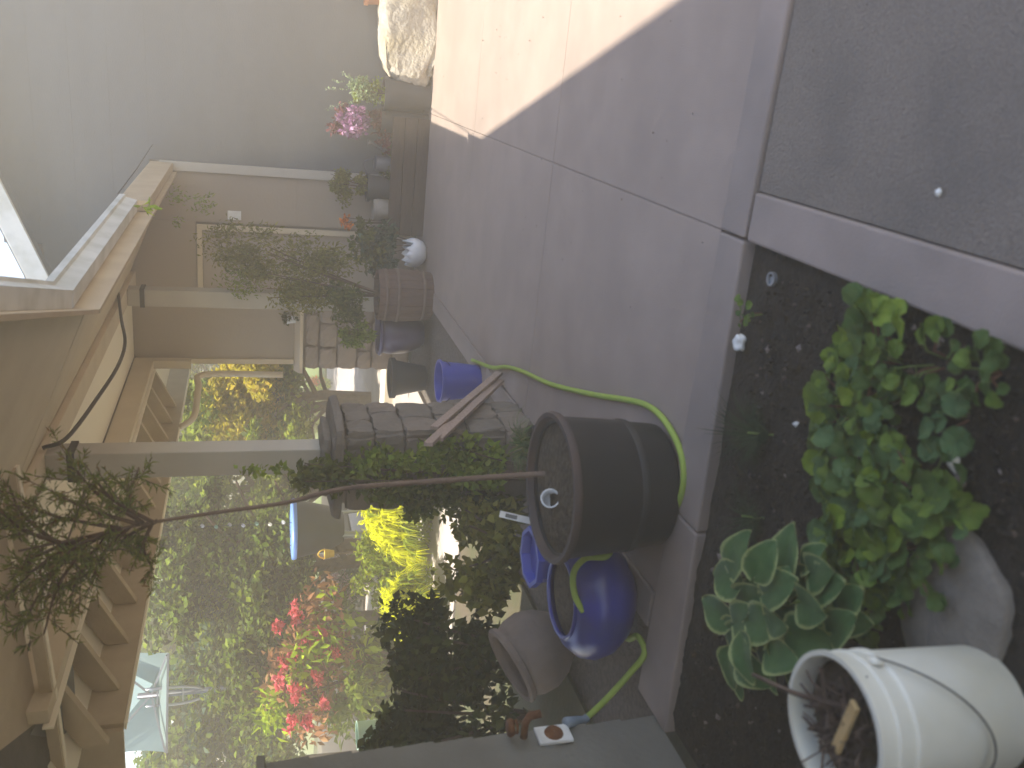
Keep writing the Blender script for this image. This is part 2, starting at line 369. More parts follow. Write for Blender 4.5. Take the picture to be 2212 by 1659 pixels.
# ------------------------------------------------------------------ the house with the grey lapped wall
WY = 8.2
house = empty('house', (1, WY, 0), 'grey house with lapped siding, rear wall and door coloured with warm bounce under the patio cover', 'house')
def hb(mb, name, m, parent=None, **kw):          # part built in world space under the house
    o = mb.build(name, m, parent or house, **kw)
    if parent is None: o.location = -Vector((1, WY, 0))
    return o
pitchR = .38
def roofz(x): return 3.30+pitchR*(min(x, 3.0)+1.6)
e = .29; z = 0.0; k = 0
while z < 5.0:
    z1 = z+e+.025
    xl = -1.02 if z < 2.5 else -2.84; zt = min(z+e, 5.0)
    # board ends follow the rake
    if z > roofz(xl)-.05: xl = (z-3.30)/pitchR-1.6+.1
    MB().add([(xl, WY-.0065, z), (4.2, WY-.0065, z), (4.2, WY-.004, z+e), (xl, WY-.004, z+e), (xl, WY+.02, z), (4.2, WY+.02, z), (4.2, WY+.02, z+e), (xl, WY+.02, z+e)],
             [(0, 1, 2, 3), (0, 4, 5, 1), (3, 2, 6, 7), (0, 3, 7, 4), (1, 5, 6, 2)]).build('siding_board', 'siding', house).location = -Vector((1, WY, 0))
    z += e
hb(MB().add([(-2.83, WY+.03, 0), (4.2, WY+.03, 0), (4.2, WY+.03, 5.0), (2.6, WY+.03, 5.0), (-2.83, WY+.03, roofz(-2.83)), (-2.83, WY+.25, 0), (4.2, WY+.25, 0), (4.2, WY+.25, 5.0), (2.6, WY+.25, 5.0), (-2.83, WY+.25, roofz(-2.83))],
      [(0, 1, 2, 3, 4), (9, 8, 7, 6, 5), (4, 9, 5, 0)]), 'wall', 'bounce_taupe')
hb(MB().add([(-1.7, WY-.009, 2.44), (-1.02, WY-.009, 2.32), (-1.02, WY-.004, 2.61), (-1.7, WY-.004, 2.61)], [(0, 1, 2, 3)]), 'siding_board', 'siding')
hb(MB().box((-1.10, WY-.035, 0), (-1.022, WY+.02, 2.24)), 'corner_board', 'trim_grey', bevel=.004)
# rear wall panels with warm bounce painted in, beside and above the door
hb(MB().box((-1.53, WY-.006, 1.1), (-1.102, WY+.02, 2.305)), 'wall_panel', 'bounce_taupe')
hb(MB().box((-2.80, WY-.006, 1.1), (-2.19, WY+.02, 2.56)), 'wall_panel', 'bounce_taupe')
hb(MB().box((-2.188, WY-.006, 1.96), (-1.532, WY+.02, 2.56)), 'wall_panel', 'bounce_taupe')
hb(MB().box((-1.53, WY-.004, 0), (-1.102, WY+.02, 1.098)), 'wall_panel', 'bounce_taupe')
dr = hb(MB().box((-2.14, WY+.0, 0.02), (-1.60, WY+.028, 1.90)), 'door', 'bounce_taupe')
for (a, bb) in (((-1.60, 0.02), (-1.555, 1.95)), ((-2.185, 0.02), (-2.14, 1.95))):
    MB().box((a[0], WY-.03, a[1]), (bb[0], WY+.02, bb[1])).build('door_trim', 'trim_tan', dr, bevel=.003)
MB().box((-2.139, WY-.03, 1.905), (-1.601, WY+.02, 1.95)).build('door_trim', 'trim_tan', dr, bevel=.003)
for (z0, z1) in ((.2, .85), (1.0, 1.75)):
    for (x0, x1) in ((-2.08, -1.90), (-1.84, -1.66)): MB().box((x0, WY-.008, z0), (x1, WY+.01, z1)).build('door_panel', 'bounce_taupe', dr, bevel=.006)
MB().lathe([(.0, -.05), (.025, -.045), (.028, -.02), (.012, 0), (.012, .02)], 14, M=Matrix.Rotation(-math.pi/2, 4, 'X'), c=(-2.09, WY-.02, .98)).build('handle', 'grey_metal', dr, smooth=True)
sp = hb(MB().box((-1.50, WY-.014, 1.575), (-1.42, WY-.006, 1.69)), 'switch_plate', 'white_plastic', bevel=.003)
MB().box((-1.468, WY-.020, 1.615), (-1.452, WY-.013, 1.65)).build('switch', 'white_plastic', sp)
hb(MB().box((-2.85, WY-.03, 1.1), (-2.802, WY+.26, 2.56)), 'corner_board', 'trim_tan', bevel=.004)
# stone footing with its sloped ledge
hb(MB().add([(-2.92, WY-.09, 1.05), (-2.19, WY-.09, 1.05), (-2.19, WY+.0, 1.10), (-2.92, WY, 1.10), (-2.92, WY-.09, 1.02), (-2.19, WY-.09, 1.02), (-2.19, WY, 1.02), (-2.92, WY, 1.02)], [(0, 1, 2, 3), (4, 5, 1, 0), (5, 6, 2, 1), (7, 4, 0, 3), (7, 6, 5, 4)]), 'ledge', 'trim_tan')
hb(MB().box((-2.88, WY-.03, 0), (-2.19, WY+.02, 1.02)), 'footing', 'mortar')
zr = 0.01; row = 0
while zr < 1.0:
    hh = [.16, .20, .14, .19, .17, .13][row % 6]; hh = min(hh, 1.015-zr); x = -2.89; kk = row
    while x < -2.2:
        wd = [.24, .31, .19, .27, .22][kk % 5]; x1 = min(x+wd, -2.19)
        bk = rough_block((x1-x-.014, .06, hh-.014), 40+kk*7+row, .004, 3)
        bk.v = [(a+(x+x1)/2, c_+WY-.045, d+zr+hh/2) for a, c_, d in bk.v]
        hb(bk, 'stone', 'stone_veneer', bevel=0); x = x1; kk += 1
    zr += hh; row += 1
# roof, rake board
rk = []
def rakepts(y, off, th): return [(-3.7, y, roofz(-3.7)+off), (3.0, y, roofz(3.0)+off)]
hb(MB().slab([(-3.7, 7.78, roofz(-3.7)+.10), (3.0, 7.78, roofz(3.0)+.10), (3.0, 15, roofz(3.0)+.10), (-3.7, 15, roofz(-3.7)+.10)], .05), 'roof', 'roofing')
hb(MB().slab([(-3.7, 7.76, roofz(-3.7)+.085), (3.0, 7.76, roofz(3.0)+.085), (3.0, 7.80, roofz(3.0)+.085), (-3.7, 7.80, roofz(-3.7)+.085)], .17), 'rake_board', 'gutter', bevel=.004)
hb(MB().slab([(-3.68, 7.805, roofz(-3.7)+.02), (2.98, 7.805, roofz(3.0)+.02), (2.98, 8.19, roofz(3.0)+.02), (-3.68, 8.19, roofz(-3.7)+.02)], .02), 'soffit', 'siding')

# ------------------------------------------------------------------ covered walk between the two buildings
cov = empty('patio_cover', (-2.05, 6, 0), 'tan covered walk with pale gutter, cream ceiling and two square posts', 'patio cover')
def cb(mb, name, m, parent=None, **kw):
    o = mb.build(name, m, parent or cov, **kw)
    if parent is None: o.location = -Vector((-2.05, 6, 0))
    return o
E1 = Vector((.265, -.964, 0))                 # the near eave runs off at an angle
GX, GY = -1.03, 3.86
def gutter_run(p, q, name='gutter'):
    p = Vector(p); q = Vector(q); d = (q-p).normalized(); s = Vector((d.y, -d.x, 0))
    if s.x < 0: s = -s
    prof = [(-.075, .0), (-.075, .10), (-.072, .10), (-.072, .004), (-.005, .004), (.012, .07), (.025, .075), (.025, .10), (.034, .10), (.034, .068), (.018, .062), (.0, -.004)]
    mb = MB(); n = len(prof); vs = [a+s*u+V(0, 0, v) for a in (p, q) for u, v in prof]
    mb.add(vs, [(i, (i+1) % n, n+(i+1) % n, n+i) for i in range(n)] + [tuple(range(n)), tuple(range(2*n-1, n-1, -1))])
    return mb
pe = Vector((GX, GY, 2.20)); pn = pe+E1*7.5
cb(gutter_run(pe, (GX, 6.15, 2.20)), 'gutter', 'gutter'); cb(gutter_run(pn, pe+E1*.004), 'gutter', 'gutter')
cb(MB().box((-1.125, GY, 2.10), (-1.108, 8.16, 2.30)), 'fascia', 'fascia_brown'); cb(MB().box((-1.105, 6.16, 2.13), (-1.03, 8.155, 2.31)), 'fascia', 'fascia_brown', bevel=.005)
sN = Vector((E1.y, -E1.x, 0)); sN = sN if sN.x > 0 else -sN
cb(MB().bar(pe-sN*.085+V(0, 0, -.0), pn-sN*.085, .018, .20), 'fascia', 'fascia_brown')
# sloping soffit with two trim battens, then the front beam
cb(MB().slab([(-1.126, 3.86, 2.17), (-1.126, 8.16, 2.17), (-2.0, 8.16, 2.52), (-2.0, 3.742, 2.52)], .012), 'soffit', 'trim_tan')
cb(MB().box((-2.13, 3.2, 2.462), (-1.99, 8.16, 2.503)), 'beam', 'trim_tan', bevel=.004)
cb(MB().box((-2.80, 3.3, 2.505), (-2.0, 8.16, 2.53)), 'ceiling', 'cream')
cb(MB().box((-2.86, 3.45, 2.335), (-2.79, 8.16, 2.50)), 'beam', 'trim_tan', bevel=.004)
cb(MB().box((-2.875, 3.43, 2.315), (-2.865, 8.16, 2.36)), 'beam_trim', 'cream')
for k in range(12):
    y = 3.75+k*.40
    cb(MB().add([(-2.87, y, 2.50), (-3.27, y, 2.28), (-3.27, y, 2.16), (-2.87, y, 2.36), (-2.87, y+.045, 2.50), (-3.27, y+.045, 2.28), (-3.27, y+.045, 2.16), (-2.87, y+.045, 2.36)],
                [(0, 1, 2, 3), (7, 6, 5, 4), (2, 6, 7, 3), (0, 4, 5, 1), (1, 5, 6, 2), (0, 3, 7, 4)]), 'rafter', 'fascia_brown')
cb(MB().slab([(-2.87, 3.5, 2.53), (-2.87, 9.3, 2.53), (-3.30, 9.3, 2.295), (-3.30, 3.5, 2.295)], .014), 'roof_deck', 'cream')
of = cb(MB().box((-3.31, 3.9, 2.11), (-3.275, 9.3, 2.30)), 'fascia', 'fascia_brown'); MB().box((-3.318, 3.9, 2.098), (-3.275, 9.3, 2.108)).build('drip_edge', 'cream', of)
cb(MB().bar((-3.30, 3.885, 2.30), (-8.5, 3.7, 2.30), .035, .38), 'fascia', 'fascia_brown')
cb(MB().slab([(-1.10, 3.2, 2.32), (-1.10, 8.17, 2.32), (-2.2, 8.17, 2.74), (-2.2, 3.2, 2.74)], .03), 'roof', 'roofing')
cb(MB().slab([(-2.202, 3.2, 2.74), (-2.202, 8.17, 2.74), (-3.32, 9.0, 2.34), (-3.32, 3.2, 2.34)], .03), 'roof', 'roofing')
for y in (4.41, 7.60):
    zb = 1.14 if y < 5 else 0.0
    p = cb(MB().box((-2.13, y-.07, zb), (-1.99, y+.07, 2.462)), 'post', 'trim_grey', bevel=.006)
    zc = 2.33 if y < 5 else 2.33
    MB().box((-2.138, y-.078, zc), (-1.982, y+.078, zc+.035)).build('strap', 'black_cable', p)
cb(MB().box((-2.86, 8.06, 2.02), (-2.79, 8.13, 2.34)), 'downspout', 'trim_tan')
cb(MB().tube(smooth_path([(-3.29, 7.7, 2.1), (-3.2, 7.75, 1.98), (-3.0, 7.95, 1.95), (-2.93, 8.1, 1.9), (-2.93, 8.1, 1.2)], 5), .03, 8), 'downspout', 'trim_tan', smooth=True)

# the near wing: soffit over the bed, and an added unseen sheet that shades the slab
wing = empty('house_wing', (-3, 0, 0), 'near house wing with a low lapped wall and a wide dark soffit', 'house')
def wb(mb, name, m, parent=None, **kw):
    o = mb.build(name, m, parent or wing, **kw)
    if parent is None: o.location = -Vector((-3, 0, 0))
    return o
a = pe-sN*.095; c2 = pn-sN*.095
c3 = c2-sN*.874
wb(MB().slab([(a.x, a.y, 2.17), (-2.0, 3.742, 2.52), (c3.x, c3.y, 2.52), (c2.x, c2.y, 2.17)], .012), 'soffit', 'trim_tan')
t1 = g(20, 1030, 2.42); t2 = g(108, 1530, 2.36); t3 = g(126, 1659, 2.34)
for q, (m_, o_, h_) in enumerate((('fascia_brown', 0, .05), ('cream', .03, .018))):
    wb(MB().bar(Vector(t1)+V(.03, o_, -.02*q), Vector(t2)+V(0, o_, -.02*q), .035, h_), 'trim', m_)
    wb(MB().bar(Vector(t2)+V(-.002, o_, -.02*q), Vector(t3)*3.0-Vector(t2)*2+V(-.002, o_, -.02*q), .035, h_), 'trim', m_)
ex = Vector(t3)*3.0-Vector(t2)*2
wb(MB().slab([(t1[0]+.03, t1[1], t1[2]+.06), (t2[0], t2[1], t2[2]+.06), (ex.x, ex.y, ex.z+.06), (-9, -3.4, 2.40), (c3.x-.01, c3.y, 2.50), (-2.01, 3.2, 2.50)], .012), 'soffit', 'fascia_brown')
wb(MB().slab([(-2.9, 3.9, 2.33), (-9, 3.75, 2.33), (-9, 2.9, 2.45), (-2.9, 3.3, 2.45)], .012), 'soffit', 'siding')
lw_top = 1.45
wb(MB().box((-2.5, -3.3, 0), (-2.302, 2.455, lw_top)), 'wall', 'low_siding')
for k in range(10):
    z0 = k*.145
    MB().add([(-2.285, -3.3, z0), (-2.285, 2.46, z0), (-2.296, 2.46, z0+.145), (-2.296, -3.3, z0+.145), (-2.303, -3.3, z0), (-2.303, 2.46, z0), (-2.303, 2.46, z0+.145), (-2.303, -3.3, z0+.145)],
             [(0, 1, 2, 3), (0, 4, 5, 1), (3, 2, 6, 7), (1, 5, 6, 2), (0, 3, 7, 4)]).build('siding_board', 'low_siding', wing).location = (3, 0, 0)
wb(MB().box((-2.52, -3.3, lw_top), (-2.275, 2.48, lw_top+.03)), 'wall_cap', 'low_siding', bevel=.005)
tp = wb(MB().box((-2.284, 2.37, .365), (-2.270, 2.455, .495)), 'tap_plate', 'white_plastic', bevel=.003)
MB().lathe([(.001, .010), (.032, .008), (.036, 0)], 18, M=Matrix.Rotation(math.pi/2, 4, 'Y'), c=(-2.270, 2.413, .43)).build('tap_flange', 'rust', tp, smooth=True)
tpp = wb(MB().tube([(-2.275, 2.415, .545), (-2.215, 2.418, .545), (-2.185, 2.42, .53), (-2.18, 2.42, .49)], [.014, .014, .015, .016], 10).lathe([(.026, 0), (.026, .01)], 12, c=(-2.225, 2.417, .575)), 'tap', 'rust', smooth=True)
MB().lathe([(.0, .012), (.03, .01), (.034, .0), (.03, -.01), (.0, -.012)], 10, c=(-2.225, 2.417, .60)).build('tap_wheel', 'rust', tpp, smooth=True)
# added unseen sheet: its straight edge throws the long diagonal shadow over the slab
zu = 5.2
A0 = Vector((-.49, 6.1, 0)); dA = Vector((.79, -2.87, 0))
def caster(t, z): p = A0+dA*t; return Vector((p.x-.233*z, p.y-.10*z, z))
p1 = caster(-.08, zu); p2 = caster(3.2, zu)
wb(MB().slab([p1, p2, (-6, p2.y, zu), (-6, 2.2, zu), (-3.3, 2.2, zu), (-3.3, 4.6, zu), (-2.3, p1.y, zu)], .14), 'shade_sheet', 'gutter')
wb(MB().box((-5.5, -3.2, 2.55), (-1.9, 1.8, 5.05)), 'sheet_support', 'siding')  # unseen block holding up the added shading sheet
wb(MB().slab([(-1.1, 3.0, 2.40), (a.x, a.y, 2.31), (c2.x, c2.y, 2.31), (-1.9, -3.4, 2.62), (-1.9, 1.8, 2.62)], .03), 'roof', 'roofing')
wb(MB().slab([(-1.905, 1.8, 2.62), (-1.905, -3.4, 2.62), (-9, -3.4, 2.62), (-9, 3.7, 2.40), (-3.3, 3.86, 2.36), (-2.2, 3.2, 2.60)], .03), 'roof', 'roofing')

tag(MB().tube([(-.992, 6.12, 2.305), (-.945, 7.0, 2.285), (-.90, 8.185, 2.29)], .004, 6).build('wire', 'black_cable'), 'thin dark wire added along the gutter to cast a shadow line', 'wire')  # added to draw a thin shadow line on the concrete
# ------------------------------------------------------------------ stone pillar under the near post
pil = empty('stone_pillar', (-2.06, 4.41, 0), 'stacked stone pillar with two tiered caps carrying the square post', 'pillar')
pil_w = .22
MB().box((-pil_w+.03, -pil_w+.03, -.02), (pil_w-.03, pil_w-.03, 1.03)).build('core', 'mortar', pil)
zr = 0; row = 0
while zr < 1.0:
    hh = [.17, .21, .15, .19, .16, .14][row % 6]; hh = min(hh, 1.03-zr)
    for side in range(4):
        x = -pil_w; kk = row+side
        while x < pil_w-.02:
            wd = [.19, .26, .16, .22][kk % 4]; x1 = min(x+wd, pil_w-.05 if side % 2 else pil_w)
            if x1 - x < .05: break
            bk = rough_block((x1-x-.007, .07, hh-.007), 300+row*17+side*5+kk, .0035, 4, .04)
            R = Matrix.Rotation(side*math.pi/2, 4, 'Z')
            bk.v = [tuple(R @ Vector((a+(x+x1)/2, c_-pil_w+.02, d+zr+hh/2))) for a, c_, d in bk.v]
            bk.build('stone', ('stone_dark', 'stone_warm', 'stone_dark')[(kk+row) % 3], pil); x = x1; kk += 1
    zr += hh; row += 1
cp = rough_block((.56, .56, .06), 5, .003, 5); cp.v = [(a, b_, c_+1.062) for a, b_, c_ in cp.v]; cp.build('cap', 'stone_dark', pil)
cp = rough_block((.36, .36, .05), 6, .003, 4); cp.v = [(a, b_, c_+1.115) for a, b_, c_ in cp.v]; cp.build('cap', 'stone_dark', pil)

# black cable hung from post to post
cab = [aX(255, 632, -1.965), aX(262, 690, -1.95), aX(270, 740, -1.94), aX(255, 790, -1.94), aX(210, 860, -1.94), aX(145, 945, -1.95), aX(92, 968, -1.97)]
tag(MB().tube(smooth_path(cab, 8), .011, 7).build('black_cable', 'black_cable', smooth=True), 'thin black cable sagging under the cream ceiling between the posts', 'cable')

# ------------------------------------------------------------------ pots, tubs and buckets
def pot(name, loc, prof, m, label, cat='pot', group=None, n=32, rim=None, rim_m=None, soil=None, tilt=None, rz=0, smooth=True):
    t = empty(name, loc, label, cat, group, rz=rz)
    if tilt: t.rotation_euler = Euler(tilt)
    MB().lathe(prof, n).build('body', m, t, smooth=smooth, auto=True)
    if rim: MB().lathe(rim, n).build('rim', rim_m or m, t, smooth=True, auto=True)
    if soil: 
        b = MB(); r, z = soil; b.lathe([(0.001, z+.015), (r*.4, z+.02), (r*.75, z+.01), (r, z-.005)], n, wob=.03); b.build('potting_soil', 'debris', t, smooth=True)
    return t
bp = (-1.44, 2.76, 0)
blackpot = pot('planter_tub', bp, [(.001, .012), (.24, .012), (.25, .02), (.262, .14), (.272, .145), (.272, .165), (.268, .17), (.285, .40), (.285, .415), (.262, .41), (.235, .06), (.001, .055)], 'black_plastic',
    'large black round planter tub with brown rim beside the hose', rim=[(.284, .405), (.302, .41), (.306, .425), (.300, .438), (.282, .438), (.272, .41)], rim_m='black_rim', soil=(.268, .405)); blackpot.scale = (.93, .93, 1)
tag(MB().lathe([(.001, 0), (.026, 0), (.034, .085), (.036, .087), (.030, .084), (.024, .004)], 16, M=Euler((1.2, .3, .5)).to_matrix().to_4x4()).build('plastic_cup', 'glass_clear', loc=g(1190, 1082, .42), smooth=True), 'clear plastic cup tipped over on the soil of the black tub', 'cup')
lb = empty('plant_label', g(1132, 1122, .40), 'white plastic plant label standing in the black tub', 'plant label')
MB().box((-.014, -.0015, -.03), (.014, .0015, .105), Euler((-.25, .25, .4)).to_matrix().to_4x4()).build('tag_blade', 'white_plastic', lb)
MB().box((-.008, -.0022, .03), (.008, -.0018, .08), Euler((-.25, .25, .4)).to_matrix().to_4x4()).build('tag_print', 'wire', lb)
# glazed bowl
bowl = pot('glazed_bowl', (-1.98, 2.84, 0), [(.001, .01), (.11, .01), (.125, .02), (.19, .06), (.235, .12), (.25, .18), (.238, .235), (.20, .28), (.16, .298), (.148, .296), (.19, .26), (.235, .18), (.22, .12), (.17, .07), (.10, .035), (.001, .03)], 'blue_glaze',
    'rounded glossy cobalt blue pot with the hose draped over its rim', 'pot', rim=[(.148, .294), (.150, .304), (.160, .306), (.166, .30), (.162, .292)], n=44, soil=(.165, .275)); bowl.scale = (1.02, 1.02, .98)
pot('square_pot', (-2.06, 3.28, 0), [(.001, .01), (.09, .01), (.125, .26), (.14, .26), (.14, .29), (.12, .29), (.11, .25), (.001, .24)], 'blue_plastic', 'small blue plastic pot behind the cobalt pot', n=8, smooth=False, rz=.4)
cpt = pot('clay_pot', (-2.56, 3.38, .03), [(.001, .0), (.09, .0), (.10, .01), (.15, .07), (.175, .14), (.17, .20), (.15, .245), (.14, .25), (.155, .19), (.15, .1), (.09, .03), (.001, .03)], 'clay', 'brown clay pot tipped over beside the cobalt pot',
    rim=[(.145, .24), (.165, .245), (.17, .265), (.16, .275), (.14, .27), (.138, .245)], tilt=(.1, -.45, .3), soil=(.14, .2)); cpt.scale = (1.15, 1.15, 1.15)
# blue bucket with handle, laths leaning on the pillar
pb = Vector(g(1040, 830)); bk = pot('blue_bucket', pb+V(0, .06, 0), [(.001, .008), (.105, .008), (.11, .015), (.135, .27), (.147, .272), (.147, .285), (.132, .285), (.105, .02), (.001, .02)], 'blue_plastic',
    'blue plastic bucket standing by the stone pillar', 'bucket', tilt=(.0, .0, .3))
MB().tube([V(.14*math.cos(t), .14*math.sin(t)*.35-.10, .275-.09*math.sin(t)) for t in np.linspace(0, math.pi, 12)], .003, 6).build('handle', 'wire', bk, smooth=True)
lp = [((1085, 806), (938, 925)), ((1088, 822), (948, 948)), ((1060, 838), (925, 960))]
for k, (a_, b_) in enumerate(lp):
    p = Vector(g(*a_)); q = Vector(aX(*b_, -1.80+.025*k)); d = (q-p).normalized()
    o = MB().bar(p+V(0, 0, .02), q, .045, .020, up=(1, -.2, .2)).build('lath', 'board_wood', bevel=.002)
    tag(o, ('weathered lath leaning on the pillar, in front of the blue bucket', 'weathered lath leaning on the pillar, middle one of the three', 'weathered lath leaning lowest against the stone pillar')[k], 'board', 'laths leaning on the pillar')
# half barrel with staves and hoops
hbx = Vector(g(938, 648))+V(-.02, .20, 0)
hbar = empty('half_barrel', hbx, 'reddish brown half barrel planter with thin hoops by the house wall', 'barrel')
prf = [(.20, .0), (.215, .12), (.222, .24), (.218, .36), (.210, .46)]
for k in range(18):
    a0 = 2*math.pi*k/18; b = MB(); vs = []
    for (r, z_) in prf:
        for (rr, aa) in ((r, a0+.01), (r+.004, a0+math.pi/18), (r, a0+2*math.pi/18-.01)): vs.append((rr*math.cos(aa), rr*math.sin(aa), z_))
        for aa in (a0+2*math.pi/18-.01, a0+.01): vs.append(((r-.025)*math.cos(aa), (r-.025)*math.sin(aa), z_))
    n = 5; fs = [(i*n+j, i*n+(j+1) % n, (i+1)*n+(j+1) % n, (i+1)*n+j) for i in range(4) for j in range(n)] + [(20, 21, 22, 23, 24), (4, 3, 2, 1, 0)]
    b.add(vs, fs); b.build('stave', 'barrel_wood', hbar)
for z_, r in ((.08, .2145), (.30, .2275), (.40, .221)): MB().lathe([(r, z_-.014), (r+.004, z_-.014), (r+.003, z_+.014), (r-.001, z_+.014)], 36).build('hoop', 'hoop_iron', hbar, smooth=True)
MB().disc((0, 0, .42), .195).build('potting_soil', 'debris', hbar)
pot('blue_pot', Vector(g(922, 733))+V(0, .17, 0), [(.001, .01), (.11, .01), (.12, .02), (.18, .16), (.19, .30), (.175, .38), (.165, .39), (.17, .30), (.15, .1), (.001, .06)], 'blue_pot', 'dark violet blue glazed pot next to the half barrel',
    rim=[(.176, .375), (.20, .38), (.205, .40), (.19, .415), (.165, .41), (.163, .38)], soil=(.165, .35))
pot('dark_pot', Vector(g(930, 810))+V(-.1, .2, 0), [(.001, .01), (.11, .01), (.16, .28), (.18, .28), (.18, .32), (.155, .32), (.145, .26), (.001, .25)], 'tub_dark', 'dark plastic pot between the violet pot and the blue bucket', soil=(.145, .29))
# white pot with a broken rim
wp = empty('broken_pot', Vector(g(925, 553))+V(0, .12, 0), 'round white pot with a chipped rim under the green bush', 'pot')
b = MB(); nn_ = 36; prof = [(.001, .004), (.06, .004), (.10, .03), (.125, .08), (.13, .13), (.115, .185)]
vs = []; 
for i, (r, z_) in enumerate(prof):
    for j in range(nn_):
        t = 2*math.pi*j/nn_; dz = 0
        if i == len(prof)-1: dz = -.055*max(0, math.sin(t*2.5+.3))*(.5+.5*math.sin(t*7)) + .02*math.sin(t*11)
        vs.append((r*math.cos(t), r*math.sin(t), z_+dz))
b.add(vs, [(i*nn_+j, i*nn_+(j+1) % nn_, (i+1)*nn_+(j+1) % nn_, (i+1)*nn_+j) for i in range(len(prof)-1) for j in range(nn_)])
o = b.build('body', 'white_pot', wp, smooth=True); sm = o.modifiers.new('s', 'SOLIDIFY'); sm.thickness = .012; sm.offset = -1
# timber planter along the grey wall
tb = empty('timber_planter', (-1.0, 8.0, 0), 'long dark timber planter at the foot of the grey wall', 'planter')
for (z0, z1) in ((0, .105), (.11, .215), (.22, .32)):
    MB().box((-.5, -.16, z0), (.52, -.125, z1)).build('plank', 'dark_wood', tb, bevel=.004)
for x in (-.5, .485): MB().box((x, -.124, 0), (x+.035, .17, .31)).build('end_board', 'dark_wood', tb, bevel=.004)
MB().box((-.46, -.12, .0), (.48, .165, .28)).build('potting_soil', 'debris', tb)
pot('grey_pot', Vector(aY(790, 450, 7.95))*1.0, [(.001, .0), (.07, .0), (.085, .02), (.11, .13), (.10, .16), (.09, .165), (.095, .12), (.001, .1)], 'rock', 'rounded grey pot standing on the timber planter').location.z = .285
pot('nursery_pot', V(aY(800, 405, 7.97)[0], 7.97, .285), [(.001, .0), (.09, .0), (.115, .2), (.125, .2), (.125, .225), (.11, .225), (.10, .19), (.001, .18)], 'tub_dark', 'dark nursery pot under the olive bush on the timber planter', soil=(.10, .19))
# watering can
wc = empty('watering_can', V(aY(780, 350, 7.98)[0], 7.98, .285), 'dark metal watering can with a curved handle against the grey wall', 'watering can')
MB().lathe([(.001, .0), (.07, .0), (.075, .01), (.07, .15), (.05, .165), (.001, .165)], 20).build('body', 'can_metal', wc, smooth=True, auto=True)
MB().tube(smooth_path([(.06, 0, .04), (.13, -.01, .11), (.17, -.02, .21)], 5), [.012]*11, 8).lathe([(.01, 0), (.03, .03), (.001, .035)], 12, c=(.17, -.02, .20)).build('spout', 'can_metal', wc, smooth=True)
MB().tube(smooth_path([(-.06, 0, .05), (-.13, 0, .12), (-.09, 0, .22), (0, 0, .25), (.04, 0, .17)], 6), .008, 8).build('handle', 'can_metal', wc, smooth=True)
# black planters with the two lit plants, rocks, pale stone
pxa = aY(850, 200, 7.9)
pot('black_planter', (pxa[0]-.02, 7.93, 0), [(.001, .0), (.10, .0), (.13, .27), (.145, .27), (.145, .30), (.12, .30), (.11, .26), (.001, .25)], 'tub_dark', 'black plastic planter holding the pale variegated plant', soil=(.12, .27)).scale = (1, 1, 1.35)
pot('black_planter', (pxa[0]-.24, 7.96, 0), [(.001, .0), (.08, .0), (.10, .30), (.11, .30), (.11, .32), (.095, .32), (.09, .28), (.001, .27)], 'tub_dark', 'black plastic planter holding the purple leaved plant', soil=(.09, .29)).scale = (1, 1, 1.3)
def rock(name, c, r, seed, m, label, cat='rock', group=None, amp=.2):
    b = blob((0, 0, 0), r, seed, 3, amp); zmin = min(v[2] for v in b.v)
    o = b.build(name, m, smooth=True); o.location = (c[0], c[1], -zmin*.92); return tag(o, label, cat, group)
rock('garden_rock', Vector(g(905, 225))+V(0, -.02, 0), (.15, .10, .09), 3, 'rock', 'rounded grey rock in front of the black planters')
ps = rough_block((.98, .30, .44), 77, .014, 14); ps.v = [(x*1.0, y+.10*z_, z_+.04*math.sin(5*x+1) if z_ > .1 else z_) for x, y, z_ in ps.v]
o = ps.build('stone_block', 'pale_stone', smooth=True, auto=True, loc=(.30, 7.99, .21)); tag(o, 'large pale rough stone block lying against the grey wall in sun', 'stone')
pot('clay_cylinder', (.48, 8.09, .43), [(.001, .0), (.07, .0), (.08, .01), (.09, .12), (.10, .12), (.10, .15), (.085, .15), (.08, .12), (.001, .1)], 'terracotta', 'small terracotta pot on the pale stone block')
# small things on the ledge
pot('ledge_pot', (-2.40, WY-.05, 1.09), [(.001, .0), (.03, .0), (.04, .07), (.044, .07), (.04, .08), (.035, .07), (.001, .06)], 'white_pot', 'tiny white pot with a dark plant on the stone ledge')

